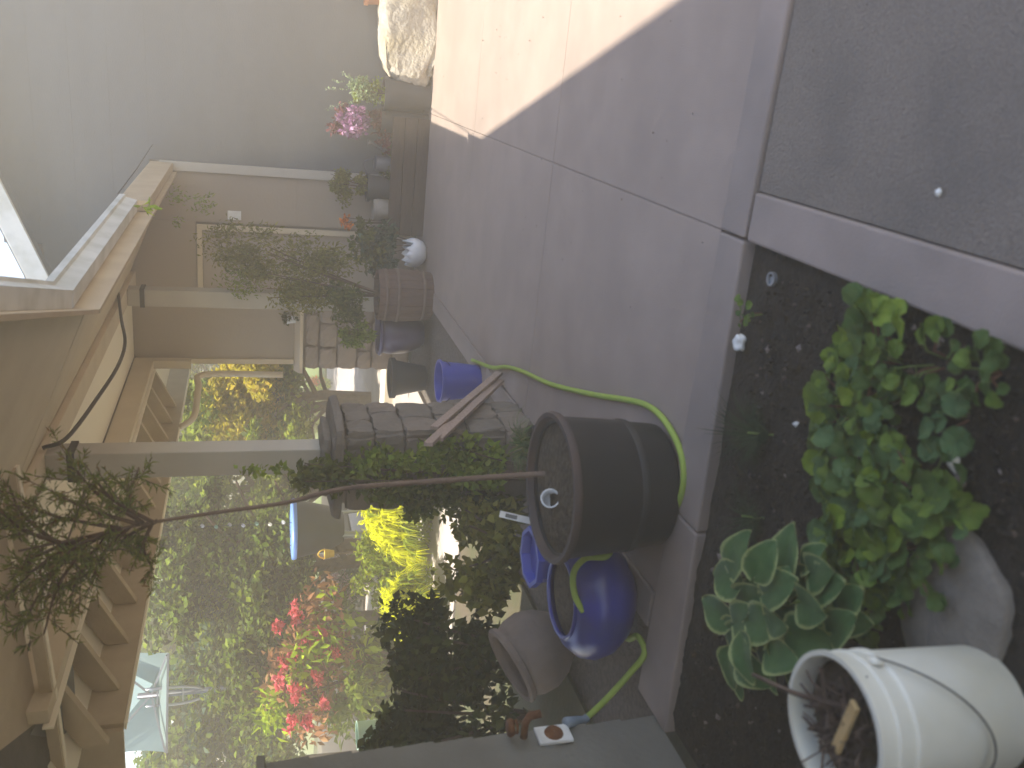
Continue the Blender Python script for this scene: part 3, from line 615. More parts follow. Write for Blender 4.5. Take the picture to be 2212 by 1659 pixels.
# ------------------------------------------------------------------ garden hose
hose = empty('garden_hose', (0, 0, 0), 'yellow green garden hose looping over the concrete from the rusty tap', 'hose')
h1 = [V(-2.262, 2.45, .37), Vector(g(1262, 1556, .27)), Vector(g(1310, 1510, .17)), Vector(g(1360, 1455, .07)), Vector(g(1392, 1412, .018)), V(-2.07, 2.665, .017), V(-2.13, 2.73, .017), V(-2.17, 2.82, .017)]
MB().tube(smooth_path(h1[1:], 8), .0125, 10).build('hose_length', 'hose', hose, smooth=True)
MB().tube([h1[0], Vector(h1[0])*.5+Vector(h1[1])*.5, h1[1], Vector(h1[1])*.85+Vector(h1[2])*.15], [.02, .019, .017, .016], 12).build('hose_sleeve', 'hose_sleeve', hose, smooth=True)
h2 = [V(-1.925, 2.655, .272), V(-1.87, 2.69, .302), V(-1.80, 2.735, .30), V(-1.735, 2.73, .26), V(-1.70, 2.68, .20), Vector(g(1330, 1172, .12)), Vector(g(1380, 1160, .03)), Vector(g(1428, 1142, .016)), Vector(g(1462, 1095, .016)), Vector(g(1477, 1040, .016)), Vector(g(1470, 975, .016)), Vector(g(1440, 915, .016)), Vector(g(1405, 880, .016)), Vector(g(1360, 865, .016)), Vector(g(1280, 852, .016)), Vector(g(1190, 830, .016)), Vector(g(1130, 803, .016)), Vector(g(1095, 793, .016)), Vector(g(1065, 794, .016)), Vector(g(1040, 786, .016)), Vector(g(1020, 778, .016))]
MB().tube(smooth_path(h2, 8), .0125, 10).build('hose_length', 'hose', hose, smooth=True)

# ------------------------------------------------------------------ things in the bed
o = rough_block((.40, .36, .05), 9, .004, 8); b = MB()
vs = []; nst = 40
cst = Vector(g(2090, 1352))
for (rr, z_) in ((.175, -.03), (.18, .005), (.17, .016), (.1, .02), (.0, .021)):
    for j in range(nst):
        t = 2*math.pi*j/nst; q = rr*(1+.06*math.sin(2*t+1)+.035*math.sin(5*t)); vs.append((q*math.cos(t), q*.9*math.sin(t), z_+.003*math.sin(9*t)*(rr > .1)))
b.add(vs, [(i*nst+j, i*nst+(j+1) % nst, (i+1)*nst+(j+1) % nst, (i+1)*nst+j) for i in range(4) for j in range(nst)])
tag(b.build('stepping_stone', 'step_stone', smooth=True, loc=cst+V(0, .05, 0)), 'flat round grey stepping stone in the soil beside the white bucket', 'stone')
tag(rock('pebble', Vector(g(1607, 740)), (.028, .024, .018), 12, 'white_plastic', 'x'), 'smooth white pebble on the dark soil near the kerb', 'pebble')
tag(rock('pebble', Vector(g(2032, 416)), (.008, .008, .006), 13, 'white_plastic', 'x'), 'tiny white pebble on the dark aggregate walkway', 'pebble')
rg = MB().lathe([(.016, .0), (.021, .0), (.021, .012), (.016, .012), (.016, .0)], 24).lathe([(.0, .002), (.016, .002)], 24).build('pipe_end', 'grey_metal', smooth=True, auto=True); rg.location = Vector(g(1671, 603))
tag(rg, 'small grey ring shaped pipe end set in the soil', 'pipe')
def scrap(dx, dy, s, label, name='paper_scrap', m='paper', cat='litter'):
    p = Vector(g(dx, dy)); b = MB(); n = 6
    vs = [(s*x*random.uniform(.6, 1), s*y*random.uniform(.6, 1), random.uniform(.006, .02)) for x, y in ((-1, -.5), (-.2, -.9), (.7, -.4), (.9, .4), (.1, .8), (-.7, .6))] + [(0, 0, .03)]
    b.add(vs, [(i, (i+1) % 6, 6) for i in range(6)]); o = b.build(name, m, loc=p); sm = o.modifiers.new('s', 'SOLIDIFY'); sm.thickness = .002
    return tag(o, label, cat)
scrap(1778, 826, .034, 'crumpled pale paper scrap on the soil beside the leafy plants')
scrap(1850, 690, .015, 'small dry leaf curl near the kerb edge', 'dry_leaf', 'paper', 'leaf'); scrap(2070, 1000, .026, 'curled pale dead leaf beyond the leafy plants', 'dry_leaf', 'paper', 'leaf')
scrap(2085, 1035, .024, 'shrivelled tan leaf beside the curled dead leaf', 'dry_leaf', 'clay', 'leaf'); scrap(1730, 915, .011, 'small white chip lying on bare soil', 'stone_chip', 'white_plastic', 'chip')
# crumbs, clods and bits scattered over the soil
def scatter(name, n, xr, yr, size, m, label, z=-.008, cat='soil'):
    P = np.stack([rng.uniform(*xr, n), rng.uniform(*yr, n), np.full(n, z)+rng.uniform(0, .01, n)], 1)
    if xr[1] < -.4: P = P[np.hypot(P[:, 0]-cst.x, P[:, 1]-cst.y-.05) > .21]
    t = MB(); k = P.shape[0]
    for p in P:
        s = size*rng.uniform(.4, 1.5); q = rng.normal(size=(6, 3))*.2+np.array([(1, 0, 0), (-1, 0, 0), (0, 1, 0), (0, -1, 0), (0, 0, .8), (0, 0, -.8)])
        t.add(p+q*s, [(0, 2, 4), (2, 1, 4), (1, 3, 4), (3, 0, 4), (2, 0, 5), (1, 2, 5), (3, 1, 5), (0, 3, 5)])
    o = t.build(name, m); o['kind'] = 'stuff'; return tag(o, label, cat)
scatter('soil_crumbs', 2600, (-2.2, -.47), (.6, 2.29), .008, 'soil', 'dark crumbs of soil strewn over the bed')
scatter('bark_bits', 260, (-2.2, -.47), (.6, 2.29), .007, 'twig', 'small brown bark bits strewn over the bed', cat='mulch')
scatter('leaf_litter', 110, (-2.2, -.47), (.6, 2.29), .009, 'clay', 'tan bits of dry leaf strewn over the bed', cat='leaf litter')
scatter('walk_debris', 120, (-.25, 1.2), (.6, 2.4), .0035, 'clay', 'small grit strewn over the dark walkway', z=-.003, cat='grit')
scatter('walk_grit', 160, (-1.0, 1.4), (2.7, 7.5), .003, 'clay', 'fine grit strewn over the concrete', z=.002, cat='grit')
# white bucket with twigs
bc = Vector((-1.18, 1.18, 0)); bkt = empty('white_bucket', bc, 'white plastic bucket half full of twigs and debris', 'bucket')
MB().lathe([(.001, .0), (.125, .0), (.130, .006), (.140, .27), (.146, .275), (.146, .285), (.1405, .29), (.1415, .318), (.147, .32), (.147, .328), (.1425, .332), (.143, .365), (.150, .367), (.150, .375), (.139, .375), (.137, .36), (.124, .01), (.001, .008)], 56).build('body', 'bucket_white', bkt, smooth=True, auto=True)
MB().lathe([(.001, .338), (.05, .345), (.1, .335), (.136, .318)], 30, wob=.05).build('debris', 'debris', bkt, smooth=True)
hd = [V(.15*math.cos(t), .15*math.sin(t), 0) for t in np.linspace(-.25*math.pi, .75*math.pi, 30)]
hpt = [V(p.x*1.02, p.y*1.02, .305-.19*math.sin((i/29)*math.pi)) for i, p in enumerate([V(.152*math.cos(t), .152*math.sin(t), 0) for t in np.linspace(-2.9, .05, 30)])]
MB().tube(hpt, .0022, 6).build('handle', 'wire', bkt, smooth=True)
for sgn in (-2.9, .05): MB().lathe([(.001, .008), (.012, .006), (.014, 0)], 12, M=Matrix.Rotation(sgn, 4, 'Z') @ Matrix.Rotation(math.pi/2, 4, 'Y'), c=(.148*math.cos(sgn), .148*math.sin(sgn), .305)).build('handle_boss', 'bucket_white', bkt, smooth=True)
def stick(a, b, r, m, name, label, mid=None, sub=None):
    pts = [a, mid or (Vector(a)+Vector(b))/2+V(.004, .003, .006), b]; pts = smooth_path(pts, 5)
    mb = MB().tube(pts, [r*(1-.35*i/(len(pts)-1)) for i in range(len(pts))], 7)
    if sub: 
        for s_ in sub: mb.tube(smooth_path(s_, 4), r*.5, 6)
    return tag(mb.build(name, m, smooth=True), label, 'stick')
stick(bc+V(.05, -.02, .325), bc+V(-.02, .20, .435), .007, 'twig', 'twig', 'long hooked brown twig reaching out over the bucket rim', mid=bc+V(.0, .10, .385))
stick(bc+V(-.06, .03, .325), bc+V(.10, .06, .385), .0055, 'twig', 'twig', 'dark forked twig lying across the inside of the bucket', sub=[[bc+V(.02, .047, .37), bc+V(.02, .075, .38), bc+V(.03, .10, .39)], [bc+V(.05, .052, .38), bc+V(.055, .075, .385), bc+V(.075, .085, .395)]])
stick(bc+V(-.08, -.04, .32), bc+V(-.05, .09, .37), .005, 'twig', 'twig', 'thin dark twig inside the bucket against its back', sub=[[bc+V(-.06, .04, .35), bc+V(-.035, .055, .37), bc+V(-.03, .08, .38)]])
st = MB().bar(bc+V(-.05, -.01, .358), bc+V(.085, -.035, .366), .026, .010, up=(.1, .1, 1)).build('wooden_stick', 'yellow_wood', bevel=.002); tag(st, 'flat yellow wooden stick lying inside the white bucket', 'stick')
b = MB()
for k in range(170):
    t = rng.uniform(0, 6.28); r = .085*rng.uniform(0, 1)**.5; p = V(r*math.cos(t), r*math.sin(t), .342); q = p+V(*rng.normal(size=3))*.03; q.z = .347+abs(rng.normal())*.015
    b.tube([p, q], rng.uniform(.001, .0032), 5)
o = b.build('twig_litter', 'twig', bkt); o['kind'] = 'stuff'

# ------------------------------------------------------------------ hosta, broad leaves one by one
def blade_mesh(name, L, W, m, fold=.25, arch=.3, nu=9, nv=6, heart=.0, wave=.0, scallop=0.0, seed=0):
    me = bpy.data.meshes.new(name); vs = []; ed = []; R = np.random.default_rng(seed)
    for i in range(nu+1):
        u = i/nu; wd = W*.5*(math.sin(math.pi*min(1, u**.68*.985+.01)))**.72 if scallop == 0 else W*.5*math.sqrt(max(0, 1-(2*u-1)**2))
        for j in range(-nv, nv+1):
            s = j/nv; x = s*wd*(1+scallop*math.sin(u*26+s*3)); y = u*L - heart*abs(s)*(1-u)*L
            z = abs(s)**1.3*wd*fold + arch*L*(u-1.25*u*u) + wave*math.sin(u*9+s*4+seed)*abs(s)*W - .02*L*math.cos(s*math.pi*5)*.15
            vs.append((x, y, z)); ed.append(max(abs(s)**2, (2*u-1)**6 if u > .5 else 0))
    w_ = 2*nv+1; fs = [(i*w_+j, i*w_+j+1, (i+1)*w_+j+1, (i+1)*w_+j) for i in range(nu) for j in range(w_-1)]
    me.from_pydata(vs, [], fs); me.update(); me.polygons.foreach_set('use_smooth', [True]*len(fs))
    a = me.attributes.new('edge', 'FLOAT', 'POINT'); a.data.foreach_set('value', ed); me.materials.append(MT[m]); return me
HB = [blade_mesh('hosta_leaf', .135, .118, 'hosta_leaf', .20, .20, heart=.22, wave=.035, seed=k) for k in range(3)]
hos = empty('hosta', g(1735, 1330), 'hosta with broad green leaves edged in yellow, behind the white bucket', 'plant')
hc = Vector(g(1735, 1330))
hl = [(1560, 1245), (1545, 1310), (1600, 1180), (1650, 1200), (1705, 1175), (1760, 1195), (1570, 1380), (1600, 1330), (1640, 1290), (1680, 1250), (1740, 1250), (1790, 1235), (1830, 1345), (1770, 1330), (1690, 1330), (1620, 1440), (1650, 1400), (1700, 1400), (1755, 1390), (1600, 1480), (1680, 1450), (1740, 1445), (1720, 1300), (1660, 1350), (1850, 1290)]
hl += [(a_+rng.uniform(-30, 30), b_+rng.uniform(-30, 30)) for a_, b_ in hl[6:20]]
for k, (a_, b_) in enumerate(hl):
    z_ = .11+.09*rng.uniform()+ (.05 if a_ < 1700 else 0); tip = Vector(g(a_, b_, z_)) - hc
    d = V(tip.x, tip.y, 0); rad = d.length
    ang = math.atan2(d.y, d.x) + rng.normal()*.35
    o = bpy.data.objects.new('leaf', HB[k % 3]); COL.objects.link(o); o.parent = hos
    s = rng.uniform(.7, 1.1)
    c0 = V(tip.x, tip.y, z_) - V(math.cos(ang), math.sin(ang), 0)*.08*s
    o.rotation_euler = Euler((rng.uniform(-.3, .2), rng.normal()*.2, ang-math.pi/2)); o.scale = (s, s, s); o.location = c0
    if k % 2 == 0: MB().tube(smooth_path([V(d.x*.06, d.y*.06, -.02), V(c0.x*.45, c0.y*.45, z_*.8), c0], 5), .004, 6).build('stalk', 'stalk', hos, smooth=True)
# ground cover of round scalloped leaves, several plants
GM = {m: [blade_mesh(m+'_leaf', .062, .070, m, .26, .16, nu=8, nv=5, heart=.12, wave=.06, scallop=.10, seed=k) for k in range(2)] for m in ('geum_a', 'geum_b', 'geum_c', 'geum_d', 'geum_red')}
def geum(dx, dy, n, rad, sc, pal, label, elong=None, zmax=.14):
    n = int(n*2.1); sc *= .84; zmax *= .7; rad *= 1.22
    c = Vector(g(dx, dy)); t = empty('leafy_plant', c, label, 'plant', 'round leaved plants in the bed')
    for k in range(n):
        a = rng.uniform(0, 2*math.pi); r = rad*math.sqrt(rng.uniform(.02, 1)); p = V(r*math.cos(a), r*math.sin(a), 0)
        if elong: p = V(p.x*elong[0], p.y*elong[1], 0)
        p.z = .03+(zmax-.03)*(1-(r/rad)**2)*rng.uniform(.5, 1.0)+rng.uniform(0, .03)
        m = pal[int(rng.integers(0, len(pal)))]
        o = bpy.data.objects.new('leaf', GM[m][k % 2]); COL.objects.link(o); o.parent = t; o.location = p
        s = sc*rng.uniform(.65, 1.35); o.scale = (s, s, s)
        o.rotation_euler = Euler((rng.normal()*.3-.1, rng.normal()*.3, a-math.pi/2+rng.normal()*.7))
        if k % 3 == 0: MB().tube([V(p.x*.2, p.y*.2, -.02), V(p.x*.6, p.y*.6, p.z*.8), p], .0022, 5).build('stalk', 'stem_red' if k % 2 else 'stalk', t)
    return t
A4 = ['geum_a', 'geum_a', 'geum_b', 'geum_d']
geum(1880, 715, 7, .065, 1.0, ['geum_b', 'geum_a'], 'small leafy plant, tip of the trailing patch by the kerb', zmax=.07)
geum(1925, 790, 22, .11, .85, A4, 'leafy plant with yellow green leaves beside the paper scrap')
geum(2030, 785, 12, .07, .7, ['geum_b', 'geum_a'], 'sparse leafy plant close to the kerb strip', zmax=.06)
geum(2140, 800, 9, .05, .7, ['geum_b', 'geum_a'], 'small low leafy plant right beside the kerb strip', zmax=.05)
geum(1880, 880, 32, .12, .95, A4+['geum_c'], 'dense leafy plant in the middle of the trailing patch')
geum(1890, 985, 34, .12, 1.0, ['geum_a', 'geum_b', 'geum_c', 'geum_c', 'geum_d', 'geum_a', 'geum_b'], 'leafy plant mixing bluish and bright green leaves')
geum(1905, 1085, 36, .12, 1.0, ['geum_b', 'geum_b', 'geum_c', 'geum_a', 'geum_d'], 'full leafy plant between the hosta and the kerb strip')
geum(1890, 1180, 34, .11, .95, ['geum_a', 'geum_c', 'geum_d', 'geum_b'], 'leafy plant growing up against the hosta')
geum(2020, 1080, 22, .12, .9, ['geum_b', 'geum_b', 'geum_a', 'geum_c', 'geum_a'], 'low dark leafy plant behind the stepping stone', zmax=.07)
geum(1980, 1180, 28, .12, .8, ['geum_b', 'geum_b', 'geum_a'], 'low leafy plant touching the stepping stone', zmax=.06)
geum(1910, 1265, 20, .10, .7, ['geum_a', 'geum_d', 'geum_b'], 'leafy plant squeezed between hosta and stepping stone', zmax=.06)
geum(2080, 900, 4, .04, 1.0, ['geum_c'], 'lone bluish green leafy sprig on bare soil', zmax=.05)
geum(1637, 675, 6, .035, .45, ['geum_b', 'geum_a'], 'tiny seedling beside the white pebble', zmax=.04)
# feathery dark plant, strands
def strands(name, c, n, L, m, parent, spread=1.0, r=.0016, droop=.5, up=1.0, w=None, bias=(0, 0)):
    P = []; vs = []; fs = []; b = MB(); c = np.array(c, float)
    for k in range(n):
        a = rng.uniform(0, 2*math.pi); s = spread*rng.uniform(.2, 1); l = L*rng.uniform(.6, 1.15); h = np.array([math.cos(a)+bias[0], math.sin(a)+bias[1], 0])
        side = np.array([-math.sin(a), math.cos(a), 0]); p0 = c+h*rng.uniform(0, .02); pr = None
        for i in range(5):
            t = i/4; p = p0+h*s*l*t+np.array([0, 0, l*(up*t-droop*t*t)]); ww = r*(1-.85*t)*1.6
            vs += [p-side*ww, p+side*ww]
            if i: o = len(vs)-4; fs.append((o, o+1, o+3, o+2))
    b.add(vs, fs); return b.build(name, m, parent)
fe = empty('feathery_plant', g(1660, 940), 'dark feathery fennel like plant drooping over the soil by the kerb', 'plant')
strands('frond', (0, 0, 0), 260, .20, 'leaf_fern', fe, .9, .0012, .7, .75, bias=(-.3, .9)); MB().tube([(0, 0, -.02), (0, .02, .06)], .004, 6).build('stem', 'stalk', fe)
fe = empty('feathery_plant', g(1640, 1120), 'dark feathery plant leaning towards the hosta', 'plant')
strands('frond', (0, 0, 0), 140, .17, 'leaf_fern', fe, .9, .0012, .7, .7, bias=(-.5, .6)); MB().tube([(0, 0, -.02), (0, .02, .05)], .004, 6).build('stem', 'stalk', fe)

# ------------------------------------------------------------------ plants along the wall and round the pillar
def bush(name, base, parts, label, stems=5, cat='bush', sm='bark', group=None, stemr=.006):
    """parts: (centre, radii, leaf count, leaf size, material, lumps, aspect, droop)"""
    t = empty(name, base, label, cat, group); base = Vector(base)
    for (c, r, n, s, m, lm, asp, dr_) in parts:
        leaves('foliage', cloud(Vector(c)-base, r, n, lm), s, m, t, asp, .4, droop=dr_)
    c = Vector(parts[0][0])-base; r = parts[0][1]; b = MB()
    for k in range(stems):
        a = k*2.4; e_ = c+V(math.cos(a)*r[0]*.6, math.sin(a)*r[1]*.6, r[2]*.45); b.tube(smooth_path([V(.01*math.cos(a), .01*math.sin(a), 0), e_*.5+V(0, 0, .03), e_], 4), [stemr*(1-.6*i/8) for i in range(9)], 5)
    b.build('stem', sm, t); return t
# airy olive shrub rising from the half barrel before the door
ob = hbx+V(0, 0, .42); q = lambda a, b, y: Vector(aY(a, b, y))
bush('barrel_shrub', ob, [(q(640, 590, 7.4), (.36, .2, .52), 3600, .042, 'leaf_olive', 16, 2.6, .7), (q(500, 530, 7.5), (.32, .16, .48), 1500, .040, 'leaf_olive', 11, 3.0, .8), (q(410, 455, 7.5), (.2, .12, .28), 190, .036, 'leaf_vine', 6, 3.0, .7), (q(740, 660, 7.25), (.26, .2, .28), 1700, .045, 'leaf_shade', 10, 2.2, .5), (q(560, 590, 7.5), (.34, .16, .5), 900, .040, 'leaf_vine', 9, 3.0, .7)],
     'tall airy olive green shrub growing from the half barrel before the door', 7, stemr=.009)
bush('trailing_plant', q(800, 730, 7.2), [(q(770, 715, 7.2), (.16, .16, .16), 900, .04, 'leaf_vine', 8, 2, .4)], 'light green trailing plant above the violet pot', 3)
bush('dark_bush', V(*(q(890, 530, 7.75)[:2]), .0), [(q(820, 530, 7.75), (.30, .16, .20), 1500, .06, 'leaf_blue', 12, 1.6, .3), (q(800, 520, 7.7), (.3, .15, .2), 500, .06, 'leaf_shade', 8, 1.6, .3)], 'blue green broad leaved bush behind the white chipped pot', 4)
bush('olive_bush', V(aY(800, 405, 7.97)[0], 7.97, .48), [(q(735, 395, 7.95), (.18, .12, .18), 1200, .032, 'leaf_olive', 10, 1.8, .2), (q(775, 400, 7.95), (.13, .1, .12), 500, .032, 'leaf_olive', 6, 1.8, .2)], 'rounded olive green bush in the nursery pot', 4)
bush('orange_flower', V(aY(790, 478, 7.93)[0], 7.93, .30), [(q(752, 480, 7.93), (.07, .05, .07), 130, .03, 'flower_orange', 4, 1.3, 0), (q(775, 480, 7.93), (.07, .05, .05), 120, .03, 'leaf_shade', 4, 1.6, .2)], 'small plant with dull orange flowers beside the grey pot', 3, 'flower')
vb = (pxa[0]-.02, 7.93, .36)
t = bush('variegated_plant', vb, [(q(780, 195, 7.9), (.16, .12, .16), 1300, .026, 'leaf_varieg', 10, 1.4, 0), ((vb[0], vb[1], .45), (.12, .1, .1), 400, .026, 'leaf_yelgreen', 7, 1.4, 0), (q(785, 200, 7.92), (.12, .10, .11), 500, .022, 'leaf_yelgreen', 8, 1.4, 0)], 'pale green and white variegated plant with long sprays against the wall', 4, 'plant')
for (e0, e1) in (((720, 172), (780, 190)), ((700, 190), (770, 195)), ((735, 155), (790, 185)), ((705, 235), (770, 215)), ((850, 235), (790, 205))):
    P0 = np.array(q(*e0, 7.9)); P1 = np.array(q(*e1, 7.9)); tt = rng.uniform(0, 1, 46)[:, None]
    leaves('foliage', P0*(1-tt)+P1*tt+rng.normal(size=(46, 3))*.006-np.array(vb), .018, 'leaf_varieg', t, 1.4)
bush('purple_plant', (pxa[0]-.24, 7.96, .37), [((pxa[0]-.24, 7.95, .45), (.12, .1, .1), 200, .05, 'leaf_purpledk', 6, 1.6, .1), (q(765, 262, 7.88), (.17, .11, .17), 520, .05, 'leaf_purple', 9, 1.7, .1), (q(745, 265, 7.95), (.16, .08, .15), 260, .045, 'leaf_purpledk', 8, 1.6, .1)], 'mauve and dark purple leaved plant beside the variegated one', 4, 'plant')
bush('ledge_plant', (-2.40, WY-.05, 1.16), [(q(622, 688, WY-.07), (.06, .05, .08), 90, .035, 'leaf_dark', 5, 1.5, .2)], 'dark little plant in the tiny white pot on the ledge', 3, 'plant')
bush('low_plants', (-.75, 8.0, .27), [((-.85, 8.0, .33), (.35, .12, .08), 500, .035, 'leaf_shade', 9, 1.6, .2), ((-.7, 7.98, .36), (.2, .1, .09), 160, .04, 'leaf_purpledk', 6, 1.6, .2)], 'low mixed plants filling the timber planter', 4, 'plant')
bush('yellow_sprig', aX(330, 455, -1.0), [(aX(316, 449, -.98), (.03, .02, .04), 12, .07, 'leaf_lime', 3, 3, .6)], 'single bright yellow sprig hanging at the gutter end', 1, 'sprig', stemr=.002)
# vine and grass round the pillar
vinec = lambda a, b: Vector(aY(a, b, 4.12))
bush('climbing_vine', (-2.1, 4.13, 0), [(vinec(700, 1030), (.13, .1, .22), 700, .042, 'leaf_shade', 10, 1.5, .3), (vinec(820, 1010), (.16, .1, .25), 800, .045, 'leaf_vine', 10, 1.5, .3), (vinec(960, 990), (.2, .1, .22), 700, .045, 'leaf_vine', 9, 1.5, .3), (vinec(900, 1070), (.16, .12, .36), 1300, .045, 'leaf_shade', 12, 1.5, .3), (vinec(560, 1010), (.05, .05, .25), 60, .04, 'leaf_vine', 6, 1.5, .3)],
     'green vine climbing the left side of the stone pillar', 4, 'vine')
bush('pillar_plant', (-2.0, 4.05, 0), [(vinec(1030, 1020), (.22, .12, .16), 900, .05, 'leaf_vine', 9, 1.6, .3), (vinec(1060, 1110), (.25, .14, .18), 1100, .05, 'leaf_dark', 9, 1.6, .3)], 'leafy green plant at the foot of the pillar behind the black tub', 4, 'plant')
gp = V(-1.72, 3.75, 0)
pot('grass_pot', gp, [(.001, .0), (.07, .0), (.09, .16), (.1, .16), (.1, .185), (.085, .185), (.08, .15), (.001, .14)], 'black_plastic', 'small black pot of grass behind the large black tub', soil=(.08, .15))
gr = empty('grass_tuft', gp+V(0, 0, .16), 'pale green grass tuft spilling from the small black pot', 'grass'); strands('blade', (0, 0, 0), 190, .30, 'leaf_grassy', gr, .7, .003, .8, 1.0)

# conifer in the black tub
cf = empty('conifer', V(bp[0], bp[1], .37), 'thin trunked conifer growing in the black tub, dark needled top under the roof', 'tree')
cb0 = Vector((bp[0], bp[1], .37)); cy_ = 2.9
tk = [V(0, 0, 0)] + [Vector(aY(a_, b_, cy_))-cb0 for a_, b_ in ((1100, 1028), (900, 1042), (740, 1056), (620, 1085), (460, 1108), (310, 1132), (160, 1165), (40, 1190))]
tk[0] = Vector(g(1210, 1022, .37))-cb0
MB().tube(smooth_path(tk, 6), [.012-.008*i/48 for i in range(49)], 9).build('trunk', 'bark_red', cf, smooth=True)
brs = [((330, 1128), (205, 1035)), ((300, 1133), (110, 1060)), ((260, 1142), (55, 1095)), ((240, 1148), (95, 1250)), ((280, 1138), (200, 1260)), ((200, 1158), (60, 1330)), ((160, 1166), (30, 1240)), ((340, 1125), (250, 1190)), ((130, 1172), (20, 1120)), ((300, 1133), (300, 1010)), ((200, 1157), (95, 1370)), ((330, 1128), (330, 1230)), ((240, 1148), (150, 1310)), ((180, 1160), (10, 1300)), ((310, 1130), (160, 1010)), ((120, 1172), (20, 1050)), ((260, 1142), (140, 1200))]
npts = []; nd = []; b = MB()
for (s_, e_) in brs:
    ya = cy_; yb = cy_+rng.uniform(-.15, .25)
    P0 = np.array(aY(*s_, ya)); P1 = np.array(aY(*e_, yb)); md = (P0+P1)/2+np.array([0, 0, .03])
    path = smooth_path([P0, md, P1], 6); b.tube([Vector(p)-cb0 for p in path], [.008-.005*i/12 for i in range(13)], 5)
    for k in range(12):
        t = rng.uniform(.2, 1); p = P0*(1-t)+P1*t+np.array([0, 0, .03*4*t*(1-t)]); dd = (P1-P0)/np.linalg.norm(P1-P0)
        tw = dd*.5+rng.normal(size=3)*.6; tw /= np.linalg.norm(tw); ln = rng.uniform(.06, .16)
        b.tube([Vector(p)-cb0, Vector(p+tw*ln)-cb0], .0015, 4)
        for j in range(22):
            u = rng.uniform(0, 1); npts.append(p+tw*ln*u-np.array(cb0)); nd.append(tw+rng.normal(size=3)*.55)
b.build('branch', 'bark', cf, smooth=True)
npts = np.array(npts); nd = np.array(nd); kd = rng.uniform(size=len(npts)) < .12
leaves('needles', npts[~kd], .034, 'leaf_conifer', cf, 6, .1, nd[~kd]); leaves('needles', npts[kd], .034, 'needle_dead', cf, 6, .1, nd[kd])

# ------------------------------------------------------------------ the garden beyond
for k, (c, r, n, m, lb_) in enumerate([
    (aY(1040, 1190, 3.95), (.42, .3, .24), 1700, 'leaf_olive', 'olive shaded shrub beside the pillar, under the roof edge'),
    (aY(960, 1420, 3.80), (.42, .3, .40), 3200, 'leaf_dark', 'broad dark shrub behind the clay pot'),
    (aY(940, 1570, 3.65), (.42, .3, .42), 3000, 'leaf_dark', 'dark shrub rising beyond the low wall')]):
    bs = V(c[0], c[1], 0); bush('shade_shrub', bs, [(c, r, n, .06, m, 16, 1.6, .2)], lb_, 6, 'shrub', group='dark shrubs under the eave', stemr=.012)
c = g(900, 1480)+np.array([0, .1, .2]); bush('leafy_shrub', V(c[0], c[1], 0), [(c, (.6, .35, .26), 1700, .07, 'leaf_tree', 14, 1.5, .2), (c+np.array([0, .1, .1]), (.55, .35, .26), 500, .075, 'leaf_blue', 12, 1.5, .2)], 'glossy green shrub in front of the red flowering one', 6, 'shrub', stemr=.012)
def grass_clump(name, c, r, n, L, m, label, m2=None, rr=.007):
    t = empty(name, V(c[0], c[1], 0), label, 'grass', 'golden grasses by the path')
    leaves('foliage', cloud((0, 0, r[2]*.35), (r[0]*.9, r[1]*.9, r[2]*.4), 500, 10), .07, 'leaf_yelgreen', t, 2.5)
    leaves('foliage', cloud((0, 0, r[2]*.62), (r[0]*1.05, r[1]*1.05, r[2]*.5), 2200, 16), .06, m, t, 4, .6)
    for k in range(n):
        a = rng.uniform(0, 6.28); q_ = math.sqrt(rng.uniform())
        strands('tuft', (r[0]*q_*math.cos(a), r[1]*q_*math.sin(a), r[2]*(1-q_*q_*.75)), 46, L*rng.uniform(.7, 1.2), m2 if (m2 and k % 4 == 0) else m, t, .8, rr, 1.25, .75)
    return t
grass_clump('golden_grass', g(945, 1135)+np.array([0, .25, 0]), (.46, .34, .56), 90, .21, 'leaf_yellow', 'large brilliant yellow grass clump glowing in the sun by the pale path', 'leaf_yelgreen')
grass_clump('golden_grass', g(955, 1310)+np.array([0, .05, 0]), (.34, .26, .46), 50, .18, 'leaf_yellow', 'smaller yellow grass clump in front of the dark shrubs', 'leaf_yelgreen')
c = g(945, 1235)+np.array([0, .4, .32]); bush('ferny_shrub', V(c[0], c[1], 0), [(c, (.5, .3, .34), 1500, .06, 'leaf_yelgreen', 12, 2.2, .3), (c+np.array([-.2, 0, 0]), (.5, .3, .36), 1300, .06, 'leaf_tree2', 12, 2.2, .3)], 'green ferny plant between the two yellow grasses', 5, 'plant')
c = g(830, 1270)+np.array([0, .3, .34]); bush('heather', V(c[0], c[1], 0), [(c+np.array([0, 0, .1]), (.55, .4, .36), 2200, .045, 'flower_mauve', 14, 2.5, -.3), (c-np.array([0, 0, .1]), (.6, .4, .3), 1200, .06, 'leaf_blue', 10, 2, 0)], 'pale mauve heather mound behind the golden grass', 6, 'plant')
# rhododendron with red trusses
c = aD(690, 1450, 8.6); rb = V(c[0], c[1], 0); rho = bush('rhododendron', rb, [(c, (.95, .6, .55), 2300, .09, 'leaf_redtwig', 14, 2.4, .2), (c+np.array([0, 0, -.25]), (.95, .6, .5), 1300, .10, 'leaf_tree', 12, 2.2, .2), (c+np.array([0, -.1, .1]), (.9, .5, .55), 800, .11, 'leaf_lime', 12, 2.2, -.2)], 'rhododendron with red flower trusses and lime young leaves', 7, 'shrub', stemr=.015)
for (a_, b_, s_) in ((630, 1325, .14), (650, 1392, .16), (685, 1370, .13), (620, 1425, .12), (605, 1470, .09), (640, 1500, .13), (600, 1350, .08), (690, 1460, .10), (660, 1560, .08), (700, 1520, .07), (625, 1560, .1), (715, 1405, .08)):
    p = aD(a_, b_, 8.1)-np.array(rb); leaves('flower', cloud(p, (s_, s_*.8, s_*.8), int(600*s_)+30, 5), .045, 'flower_red', rho, 1.3)
